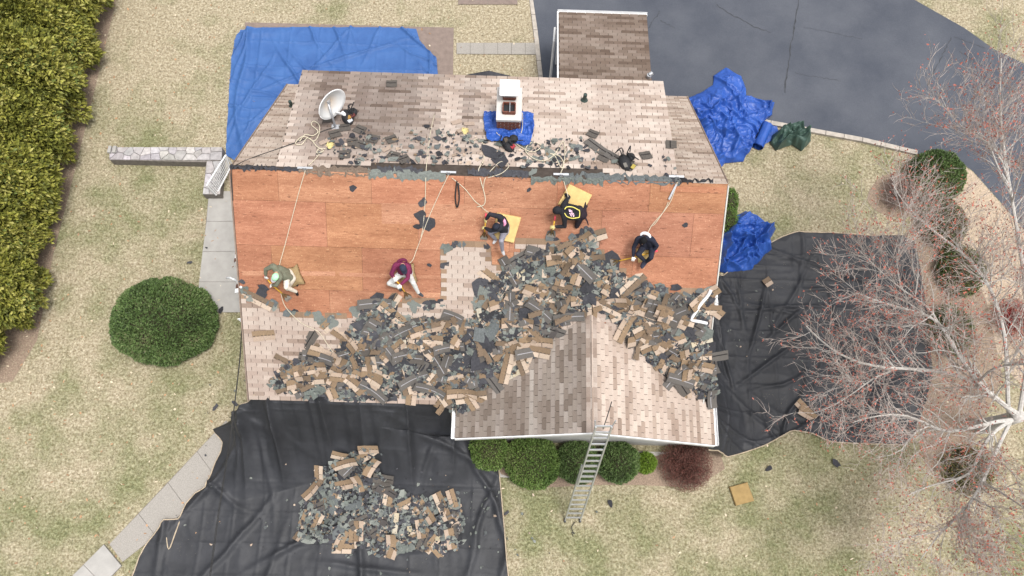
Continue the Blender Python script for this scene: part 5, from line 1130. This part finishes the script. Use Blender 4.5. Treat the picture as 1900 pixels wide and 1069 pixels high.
    if hood is not None:                          # folded hood behind the neck
        e = MB(); c0 = ne + (hd - ne) * .25 - f * .05; pts = [c0 + sd * .125 * math.sin(a) - f * (.085 * math.cos(a)) + upv * (.02 * math.cos(a)) for a in np.linspace(-1.9, 1.9, 11)]; e.tube(pts, [.02, .03, .036, .04, .044, .046, .044, .04, .036, .03, .02], 8); e.build('hood', hood, root, True)
    for s in 'LR':
        if glove[s] is not None: glove_mesh(J['ha' + s], J['ha' + s] - J['el' + s], np.array([0, 0, 1.]), glove[s], root, 1.1)
    return root
def mkJ(pel, h, neck, head, face, L, R_, hipd=.11):
    """L/R: dict of photo directions for sh, el, ha, kn, an, to; a third entry False = farther solution"""
    J = {'pelvis': fs(*pel, h)}; J['neck'] = bone(J['pelvis'], neck, .50); J['head'] = bone(J['neck'], head, .19); J['face'] = np.array(face, float)
    for s, D in (('L', L), ('R', R_)):
        def gt(par, key, ln, mh=None):
            q = D[key]; return bone(par, q[:2], ln, q[2] if len(q) > 2 else True, mh)
        J['sh' + s] = gt(J['neck'], 'sh', .18); J['el' + s] = gt(J['sh' + s], 'el', .29, .06); J['ha' + s] = gt(J['el' + s], 'ha', .25, .08)
        J['hip' + s] = gt(J['pelvis'], 'hip', hipd) if 'hip' in D else J['pelvis'] + (J['sh' + s] - J['neck']) * .6
        J['kn' + s] = gt(J['hip' + s], 'kn', .42, .09); J['an' + s] = gt(J['kn' + s], 'an', .41, .08); J['to' + s] = gt(J['an' + s], 'to', .19, .05)
    return J
cl = lambda n, *c, v=.16: plain(n, lin(*c), .9, v, 10, .15, bump=1.0, bscale=14)
WG = cl('white_glove', 222, 220, 216); YGl = cl('yellow_glove', 196, 182, 126)
F_ = False
JA = mkJ((537, 512), .26, (514, 503), (511, 513), (-.5, -.75, -.55), dict(sh=(507, 494), el=(493, 500, F_), ha=(493, 512, F_), kn=(531, 533), an=(549, 541, F_), to=(552, 547, F_)), dict(sh=(520, 514), el=(513, 529, F_), ha=(505, 529, F_), kn=(534, 536, F_), an=(550, 530, F_), to=(556, 534, F_)))
person(JA, cl('olive_hoodie', 112, 114, 98), cl('cream_trousers', 208, 200, 186), cl('black_shoe', 40, 40, 42), 'person in olive hoodie and mint and grey cap kneeling on burlap sack with shovel', {'L': WG, 'R': WG}, ('cap', (cl('mint_cap', 170, 224, 180), cl('grey_visor', 170, 174, 176))))
JB = mkJ((752, 506), .26, (747, 489), (748, 497), (.35, -.8, -.5), dict(sh=(731, 493), el=(726, 508, F_), ha=(731, 515), kn=(722, 526), an=(741, 533, F_), to=(744, 540, F_)), dict(sh=(759, 497), el=(757, 516, F_), ha=(743, 529, F_), kn=(767, 525), an=(776, 543, F_), to=(784, 549, F_)))
person(JB, cl('maroon_hoodie', 112, 46, 76), cl('pale_grey_trousers', 200, 200, 196), cl('grey_shoe', 74, 78, 84), 'person in maroon hoodie and navy cap sitting on burlap cushion, prying with shovel', {'L': WG, 'R': WG}, ('cap', (cl('navy_cap', 52, 56, 74), cl('navy_visor', 46, 48, 62))), hood=cl('maroon_hood', 100, 40, 66))
JC = mkJ((936, 424), .24, (929, 411), (920, 420), (-.8, -.4, -.45), dict(sh=(929, 403), el=(907, 397, F_), ha=(902, 407, F_), kn=(906, 433), an=(920, 445, F_), to=(916, 453, F_)), dict(sh=(927, 426), el=(910, 428, F_), ha=(900, 423, F_), kn=(930, 447), an=(932, 464, F_), to=(935, 472, F_)))
PK = cl('pink_hood', 222, 150, 180)
person(JC, cl('black_hoodie', 46, 46, 52), cl('grey_trousers', 138, 136, 146), cl('white_shoe', 206, 206, 208), 'person in black hoodie with pink hood and grey trousers sitting on yellow foam pad', {'L': YGl, 'R': YGl}, ('hair', (cl('dark_beanie', 42, 44, 54),)), hood=PK)
JD = mkJ((1074, 396), .34, (1043, 391), (1033, 391), (-.85, -.2, -.5), dict(sh=(1047, 379), el=(1055, 366, F_), ha=(1048, 362, F_), kn=(1082, 404, F_), an=(1083, 386, F_), to=(1088, 384, F_)), dict(sh=(1047, 404), el=(1048, 420, F_), ha=(1030, 421, F_), kn=(1070, 421, F_), an=(1082, 405, F_), to=(1087, 402, F_)))
BK = cl('black_sweater', 40, 40, 44)
pd = person(JD, BK, cl('black_trousers', 44, 40, 46), cl('dark_shoe', 52, 36, 44), 'person in hooded black sweater with pink back print and yellow harness bending forward', {'L': None, 'R': YGl}, ('hood', (BK,)))
JE = mkJ((1203, 455), .26, (1197, 441), (1194, 447), (-.3, -.85, -.45), dict(sh=(1183, 444), el=(1176, 459, F_), ha=(1175, 476, F_), kn=(1184, 472), an=(1196, 484, F_), to=(1190, 494, F_)), dict(sh=(1215, 446), el=(1219, 456, F_), ha=(1211, 468, F_), kn=(1208, 478), an=(1199, 486, F_), to=(1191, 497, F_)))
person(JE, cl('navy_jacket', 42, 44, 56), cl('navy_trousers', 44, 46, 58), cl('navy_shoe', 56, 58, 72), 'person in dark navy jacket with white hood lining pulling a yellow shovel handle', {'L': WG, 'R': WG}, ('hair', (cl('black_hair', 26, 26, 28),)), hood=cl('white_hood_lining', 226, 226, 228))
# harness and print of the worker bending over
def over(J, a, b, t, s_, lift):                      # point over the back: t along spine, s across
    pe, ne = J['pelvis'], J['neck']; lat = J['shR'] - J['shL']; lat /= np.linalg.norm(lat); ax_ = (ne - pe) / np.linalg.norm(ne - pe); n = np.cross(ax_, lat); n = n if n[2] > 0 else -n
    return pe + (ne - pe) * t + lat * s_ + n * (math.sqrt(max(.0, .135 ** 2 - max(0, abs(s_) - .075) ** 2)) + lift)
for pts in (((1.0, -.05), (.86, -.12), (.5, -.14), (.12, -.08)), ((1.0, .05), (.84, .13), (.5, .15), (.12, .1)), ((.12, -.1), (.1, 0), (.12, .1))):
    m = MB(); m.tube(crom([over(JD, 0, 0, t, s, .006) for t, s in pts], 5), .014, 6); m.build('harness_strap', cl('yellow_strap', 218, 206, 110), pd, True)
PKP = cl('pink_print', 230, 196, 214)
for pts in (((.74, -.07), (.7, .0), (.66, -.06), (.62, .01)), ((.58, -.06), (.56, .02), (.6, .05)), ((.72, .04), (.5, .05)), ((.5, .08), (.44, .1), (.46, .03), (.52, .02)), ((.66, .06), (.6, .1), (.55, .08))):
    m = MB(); m.tube(crom([over(JD, 0, 0, t, s, .004) for t, s in pts], 5), .011, 5); m.build('back_print', PKP, pd, True)
e = MB(); c = JD['pelvis'] + [.1, -.02, .02]; e.ellipsoid(c, (.12, .17, .13), n=12, k=8); e.tube([c + [.05, -.1, .05], c + [.12, -.22, 0], c + [.15, -.3, -.05]], [.03, .02, .012], 6); e.build('tool_pouch', cl('black_pouch', 46, 38, 44), pd, True)
# ================================================================== TOOLS, PADS, ROPES
def shovel(grip, top, head, label, hw=.19, hl=.2, gripcol=(214, 84, 96), shaft=(214, 168, 66)):
    """roofing tear-off shovel: D-grip, shaft, toothed triangular head"""
    grip, top, head = [np.asarray(q, float) for q in (grip, top, head)]; root = thing('tear_off_shovel', tuple(head), label, 'shovel'); ax_ = head - top; ax_ /= np.linalg.norm(ax_); sx = np.cross(ax_, nF); sx /= np.linalg.norm(sx)
    m = MB(); m.tube([grip, top, head - ax_ * hl], .019, 8); m.build('shaft', cl('yellow_shaft', *shaft), root, True)
    m = MB(); m.tube([grip - (top - grip) * .0, grip - (top - grip) / np.linalg.norm(top - grip) * .14], .026, 8); m.build('handle_grip', cl('pink_grip', *gripcol), root, True)
    m = MB(); a = head - ax_ * hl
    for s in (-1, 1): m.bar(a, head + sx * s * hw * .5, .02, .02)
    m.bar(a, head - ax_ * .02, .035, .02); m.build('fork_frame', cl('dark_steel', 92, 74, 48), root)
    m = MB(); m.bar(head + sx * hw * .5 + nF * .0, head - sx * hw * .5, .09, .012, up=nF)
    for i in range(6): q = head + sx * hw * (-.45 + .18 * i) + ax_ * .04; m.bar(q, q + ax_ * .05, .018, .008, up=nF)
    m.build('toothed_blade', cl('worn_steel', 118, 112, 104), root)
shovel(fs(496, 518, .28), fs(504, 528, .2), fs(533, 553, .05), 'tear-off shovel held by the person in the olive hoodie')
shovel(fs(733, 519, .35), fs(743, 529, .24), fs(757, 551, .05), 'tear-off shovel held by the person in the maroon hoodie')
shovel(fs(901, 405, .28), fs(900, 423, .2), fs(898, 441, .04), 'tear-off shovel held by the person on the foam pad with pink hood')
shovel(fs(1029, 409, .3), fs(1027, 421, .2), fs(1022, 437, .04), 'tear-off shovel of the person wearing the yellow harness')
shovel(fs(1211, 468, .3), fs(1175, 478, .2), fs(1136, 487, .04), 'tear-off shovel with long yellow handle pulled by person in navy jacket')
def pad(corners, th, mat, label, name='foam_pad', surf_=fs, puff=.0, cat='pad', group=None):
    P = np.array([surf_(*c, .012) for c in corners]); c = P.mean(0); m = MB(); n = nF if surf_ is fs else np.array([0, 0, 1.]); Q = []
    for k in range(4):
        a, b = P[k], P[(k + 1) % 4]
        for t in (0, .25, .5, .75): q = a + (b - a) * t; Q.append(q - (q - c) * (puff * (1 - abs(t - .5) * 2)) * .25)
    N_ = len(Q); V = Q + [q + n * th * .8 for q in Q] + [q + (c - q) * .06 + n * th for q in Q] + [c + n * th * (1.05 + puff)]
    m.add(V, [(i, (i + 1) % N_, N_ + (i + 1) % N_, N_ + i) for i in range(N_)] + [(N_ + i, N_ + (i + 1) % N_, 2 * N_ + (i + 1) % N_, 2 * N_ + i) for i in range(N_)] + [(2 * N_ + i, 2 * N_ + (i + 1) % N_, 3 * N_) for i in range(N_)] + [tuple(range(N_))[::-1]])
    o = m.build(name, mat, None, puff > 0); return tag(o, label, cat, group)
pad([(922, 394), (967, 403), (953, 450), (914, 440)], .1, MAT['foam'], 'pale yellow foam pad under the person with pink hood')
pad([(1056, 341), (1098, 361), (1083, 390), (1035, 378)], .1, MAT['foam'], 'dusty yellow foam pad behind the person wearing the harness')
pad([(1180, 462), (1208, 455), (1210, 478), (1184, 486)], .1, MAT['foam'], 'yellow foam pad under the person in navy jacket')
pad([(535, 497), (552, 489), (567, 525), (544, 532)], .12, MAT['burlap'], 'brown burlap sack under the person in olive hoodie', 'burlap_sack', puff=.6, cat='sack')
pad([(752, 486), (768, 488), (775, 522), (744, 520)], .12, MAT['burlap'], 'round-edged burlap cushion under the person in maroon hoodie', 'burlap_cushion', puff=.6, cat='cushion')
pad([(1352, 904), (1385, 895), (1398, 930), (1364, 939)], .12, MAT['foam2'], 'square tan foam pad lying alone on the front lawn', surf_=g)
def rope(pts, label, r=.0105, mat=None, name='safety_rope', cat='rope', parent=None, n=5, coil=None):
    m = MB(); m.tube(crom(pts, n), r, 5); o = m.build(name, mat or MAT['rope'], parent, True)
    return tag(o, label, cat) if parent is None else o
sp = lambda L, h=.03: [surf(x, y, h) for x, y in L]
rope(sp([(566, 318), (555, 355), (543, 400), (530, 450)]) + [fs(524, 472, .12), fs(521, 482, .3), fs(518, 496, .48)], 'lifeline rope running down to the person in olive hoodie')
rope(sp([(806, 212), (798, 250), (792, 300), (790, 330), (789, 370), (785, 420), (781, 440)]), 'cream rope hanging over the ridge from the dormer to the lower lifeline')
rope(sp([(832, 325), (815, 360), (795, 405), (780, 445), (772, 466)]) + [fs(766, 482, .2), fs(756, 492, .42)], 'lifeline rope running down to the person in maroon hoodie')
rope(sp([(838, 330), (862, 350), (880, 372), (892, 382)]) + [fs(900, 390, .2), fs(922, 403, .45)], 'lifeline rope running down to the person with pink hood')
rope(sp([(855, 240), (870, 262), (885, 258), (897, 268), (898, 295), (888, 315), (892, 335), (900, 365), (898, 380), (885, 384)]), 'loose cream rope looping over the ridge below the chimney', .0135)
rope(sp([(905, 330), (930, 322), (944, 308), (930, 300), (915, 312), (900, 332), (897, 350)]), 'small loop of cream rope lying over the torn ridge felt')
rope(sp([(870, 255), (860, 242), (848, 240)]), 'short cream rope end beside the loose tabs')
rope(sp([(556, 262), (566, 250), (580, 252), (590, 244), (578, 232), (582, 225), (592, 232), (592, 248), (583, 262), (570, 256), (560, 268), (548, 266), (560, 254), (576, 258), (588, 272), (600, 280), (588, 284), (592, 276), (604, 276)], .05), 'tangled coil of white rope below the satellite dish', .0135)
rope(sp([(598, 278), (585, 295), (574, 306), (566, 318)]), 'white rope end leading from the coil to the ridge anchor')
cpts = [(965, 250), (955, 262), (970, 275), (990, 282), (1005, 270), (985, 265), (975, 280), (992, 295), (1012, 298), (1030, 285), (1045, 262), (1048, 290), (1042, 312), (1030, 290), (1020, 285), (1038, 290), (1046, 305), (1040, 322)]
rope(sp(cpts, .05), 'tangled cream rope on the dormer in front of the chimney', .0135)
rope([np.array([CX1 + .05, CY0 + .25, CZ - .05]), np.array([CX1 + .06, CY0 - .02, 6.6]), dm(964, 252, .1), dm(955, 260, .06), dm(925, 250, .12), np.array([CX0 - .03, CY0 - .03, 6.55])], 'cream rope tied round the brick chimney')
rope(sp([(1040, 322), (1046, 336)]) + [fs(1050, 350, .2), fs(1056, 372, .45)], 'short lifeline rope to the person wearing the yellow harness')
rope(sp([(1257, 338), (1245, 372), (1232, 392), (1212, 415)]) + [fs(1206, 424, .2), fs(1200, 436, .45)], 'lifeline rope running down to the person in navy jacket')
rope(sp([(1240, 375), (1234, 388), (1218, 412), (1210, 420)]), 'doubled tail of rope beside the navy jacket lifeline')
rope(sp([(520, 540), (530, 570), (560, 600), (590, 615), (605, 635), (618, 655), (620, 668), (602, 682)], .06), 'white hose-like cord lying over the shingles below the burlap sack', name='loose_cord', cat='cord')
rope([g(475, 700, 3.1)] + [surf(*p, .04) for p in ((480, 705),)], 'short cord end at the gutter', .008)
for px, py, lab in ((566, 314, 'metal ridge anchor plate holding the olive hoodie lifeline'), (832, 322, 'metal ridge anchor plate holding two lifelines'), (1041, 326, 'metal ridge anchor plate above the dusty foam pad'), (1255, 330, 'metal ridge anchor plate at the end of the dormer')):
    p = surf(px, py, .03); root = thing('ridge_anchor', tuple(p), lab, 'roof anchor'); m = MB(); m.bar(p + [-.2, .03, .02], p + [.2, .03, .02], .06, .01); m.build('plate', MAT['alum'], root); m = MB(); m.tube([p + [.05 * math.cos(a), -.02, .05 + .05 * math.sin(a)] for a in np.linspace(0, 6.28, 12)], .012, 6); m.build('ring', MAT['galv'], root)
m = MB(); P = [fs(1255, 342, .06), fs(1248, 355, .06), fs(1241, 370, .06)]; m.bar(P[0], P[2], .05, .04, up=nF); tag(m.build('rope_grab', MAT['galv']), 'grey steel rope grab on the navy jacket lifeline', 'rope grab')
m = MB(); m.tube(crom([fs(848, 336, .05), fs(845, 365, .05), fs(848, 385, .04), fs(852, 368, .05), fs(850, 340, .05)], 5), .02, 5); tag(m.build('lanyard_strap', MAT['black'], None, True), 'black lanyard strap hanging from the ridge in a narrow loop', 'strap')
# satellite dish
def dish():
    base = dm(623, 237); c = dm(613.5, 192, .75); c = CAM_C + (c - CAM_C); root = thing('satellite_dish', tuple(base), 'white satellite dish with rusty centre on a short mast on the dormer', 'satellite dish')
    n = CAM_R @ np.array([.75, -.56, .33]); n /= np.linalg.norm(n); a = np.cross(n, [0, 0, 1]); a /= np.linalg.norm(a); b = np.cross(n, a); R0 = .46; V = []; F = []
    t = NT('dish_paint', .45, .4); cc = t.coord(); dn = t.noise(3, 4, .6, cc); at = t.attr(); t.col(t.mix((.56, .56, .55), lin(190, 160, 122), t.mix(at, dn, 1.0, 'MULTIPLY')))
    for i in range(9):
        rr = R0 * i / 8
        for j in range(32): th = 6.2832 * j / 32; V.append(c + a * rr * math.cos(th) + b * rr * .92 * math.sin(th) + n * (.16 * (rr / R0) ** 2 - .1))
    F = [(i * 32 + j, i * 32 + (j + 1) % 32, (i + 1) * 32 + (j + 1) % 32, (i + 1) * 32 + j) for i in range(8) for j in range(32)]
    col = np.repeat(np.clip(1.5 - np.arange(9) / 8 * 2.2, 0, 1.4), 32); o = link('reflector', npmesh('reflector', np.array(V), np.array(F), t.m, col=col), root, True); so = o.modifiers.new('s', 'SOLIDIFY'); so.thickness = .015
    m = MB(); m.tube([V[8 * 32 + j] for j in range(32)] + [V[8 * 32]], .012, 6); m.build('rim', MAT['white'], root, True)
    back = c - n * .12; m = MB(); m.tube([base, base + (back - base) * .5 + [0, 0, .12], back], .032, 10); m.build('mast', MAT['galv'], root, True); m = MB(); m.box(base + [0, 0, .02], (.22, .16, .02)); m.build('foot_plate', MAT['galv'], root); m = MB(); m.box(back, (.14, .14, .14)); m.build('mount_bracket', MAT['galv'], root)
    low = c + b * (R0 * .9) * (1 if b[2] < 0 else -1); lnb = dm(640, 213, .62); m = MB(); m.bar(low - n * .05, lnb, .04, .05); m.build('feed_arm', MAT['white'], root); m = MB(); m.tube([lnb, lnb + (c - lnb) * .2], [.045, .05], 10); m.build('feed_horn', MAT['white'], root)
dish()
rope([dm(622, 236, .03), dm(600, 243, .03), dm(560, 260, .03), dm(516, 276, .03), bk(470, 292, .03), bk(437, 307, .03), fs(430, 316, .03), fs(431, 350, .02), fs(432, 372, .02)], 'black coaxial cable running from the dish to the gable edge', .013, MAT['cable'], 'coaxial_cable', 'cable')
def bag(px, py, label, cols, seed, sf=dm):
    r = random.Random(seed); p = sf(px, py, .1); root = thing('tool_bag', tuple(p), label, 'tool bag'); m = MB(); m.ellipsoid(p, (.16, .26, .12), frame((0, 0, 1), .4), 12, 8); m.ellipsoid(p + [.14, .16, .03], (.13, .12, .1), n=10, k=6); m.build('bag_body', MAT['black'], root, True)
    for i in range(4): a = r.uniform(0, 6.28); q = p + [.14 * math.cos(a), .2 * math.sin(a), .1]; m = MB(); m.tube(crom([q, q + [r.uniform(-.1, .2), r.uniform(0, .2), .12], q + [r.uniform(-.2, .3), r.uniform(-.1, .3), .02]], 5), .016, 5); m.build('strap', MAT['black'], root, True)
    for i, c in enumerate(cols): q = p + [r.uniform(-.1, .2), r.uniform(-.18, .22), .1]; m = MB(); m.box(q, (.09, .13, .03), 0, frame((0, 0, 1), r.uniform(0, 3))); m.build('pocket_tool', cl('bag_%d' % c[0], *c), root)
bag(645, 218, 'black tool bag with white tag lying beside the satellite dish', [(190, 192, 196), (150, 116, 66), (96, 56, 54)], 3)
bag(943, 268, 'black and red tool bag at the foot of the chimney tarp', [(150, 58, 64), (90, 80, 70)], 5)
bag(1160, 302, 'black tool belt with yellow tape on the dormer near the ridge', [(160, 144, 76), (110, 106, 100)], 7)
for px, py, lab in ((857, 243, 'pair of yellow work gloves dropped left of the chimney'), (606, 270, 'pair of yellow work gloves by the coil of white rope')):
    p = dm(px, py, .05); root = thing('work_gloves', tuple(p), lab, 'gloves'); glove_mesh(p, np.array([.8, .4, -.1]), np.array([0, 0, 1.]), YGl, root, 1.3, .4); glove_mesh(p + [.06, -.1, .02], np.array([.5, .8, -.2]), np.array([0, 0, 1.]), YGl, root, 1.3, .4)
# extension ladder
def ladder():
    fl, fr = g(1049, 967), g(1075, 967); tl, tr = np.array([9.45, -6.05, 5.0]), np.array([9.9, -6.05, 5.0])
    tm = (tl + tr) / 2; fm = (fl + fr) / 2; tm = np.array([fm[0] + .27, WY - .16, WZR + .02]); d = tm - fm; L = np.linalg.norm(d); d /= L; L += .75
    root = thing('extension_ladder', tuple(fm), 'aluminium extension ladder leaning on the gable peak of the wing', 'ladder'); sx = np.cross(d, [0, 1, 0]); sx = (fr - fl); sx = sx / np.linalg.norm(sx); nn = np.cross(sx, d); nn = nn if nn[2] > 0 else -nn
    for s in (-1, 1):
        for lo, hi, w, off in ((0, L * .62, .235, 0), (L * .45, L, .205, .07)):
            m = MB(); m.bar(fm + sx * s * w + d * lo + nn * off, fm + sx * s * w + d * hi + nn * off, .035, .075, up=nn); m.build('rail', MAT['alum'], root)
        m = MB(); m.box(fm + sx * s * .235 + d * .04, (.07, .12, .05)); m.build('foot', MAT['black'], root)
    t = .25
    while t < L:
        if t < L * .62: m = MB(); m.bar(fm - sx * .22 + d * t, fm + sx * .22 + d * t, .05, .035, up=nn); m.build('rung', MAT['alum'], root)
        if t > L * .45: m = MB(); m.bar(fm - sx * .19 + d * (t + .1) + nn * .07, fm + sx * .19 + d * (t + .1) + nn * .07, .05, .035, up=nn); m.build('rung', MAT['alum'], root)
        t += .305
    for s in (-1, 1): m = MB(); m.bar(fm + sx * s * .2 + d * (L - .1) + nn * .07, fm + sx * s * .26 + d * (L + .25) + nn * .05, .03, .03); m.build('top_hook', MAT['galv'], root)
    top = fm + d * (L - .15) + nn * .07; m = MB(); m.tube(crom([top, top + [.12, .35, .0], top + [.22, .7, .12]], 4), .014, 5); m.build('tie_strap', MAT['cable'], root)
    m = MB(); q = g(1061, 978, .03); m.tube(crom([fm + [.08, -.02, .1], q, q + [.03, -.12, 0], q + [.08, -.2, 0], q + [0, -.16, 0], q + [.05, -.28, 0]], 5), .012, 5); m.build('pull_rope', MAT['cable'], root)
ladder()
# white metal stair railing leaning at the left corner
def railing():
    a, b = g(384, 344, 1.0), g(419, 288, 1.25); c, d = g(401, 362, .35), g(427, 312, .6); root = thing('stair_railing', tuple(g(393, 352, 0)), 'white metal stair railing with slim balusters at the house corner', 'railing')
    for p, q in ((a, b), (c, d)): m = MB(); m.bar(p, q, .045, .04); m.build('rail', MAT['white'], root)
    for i in range(17):
        t = i / 16; m = MB(); m.tube([a + (b - a) * t, c + (d - c) * t], .017 if 0 < i < 16 else .026, 6); m.build('baluster', MAT['white'], root)
    for p in (a, b): m = MB(); m.tube([p, [p[0], p[1], 0]], .025, 6); m.build('post', MAT['white'], root)
railing()
for i in range(4):
    m = MB(); m.box((-1.6 + .0, 2.4 + i * .32, .1 + .16 * i), (1.2, .32, .2 + .0)); m.build('concrete_step', MAT['concrete'], house)
# service cable from the house corner
mast = g(449, 592, 3.6); wr_root = thing('service_mast', tuple(mast * [1, 1, 0]), 'white service mast and drop cable at the left house corner', 'service mast')
m = MB(); m.tube([mast * [1, 1, 0] + [.12, 0, 2.4], mast], .03, 8); m.build('mast_pipe', MAT['white'], wr_root)
for k in (0, 1):
    m = MB(); m.tube(crom([mast + [0, 0, -.02 * k], g(445 + k, 660, 3.7), g(436 + k, 740, 3.75), g(424 + k, 830, 3.9), g(405 + k * 2, 950, 4.3), g(388 + k * 2, 1075, 4.8), g(370, 1200, 5.3)], 5), .009, 4); m.build('drop_cable', MAT['cable'], wr_root)
for dz in (0, -.12, -.24): m = MB(); m.tube([mast + [-.12, 0, dz], mast + [.02, 0, dz]], .02, 6); m.build('insulator', MAT['white'], wr_root)
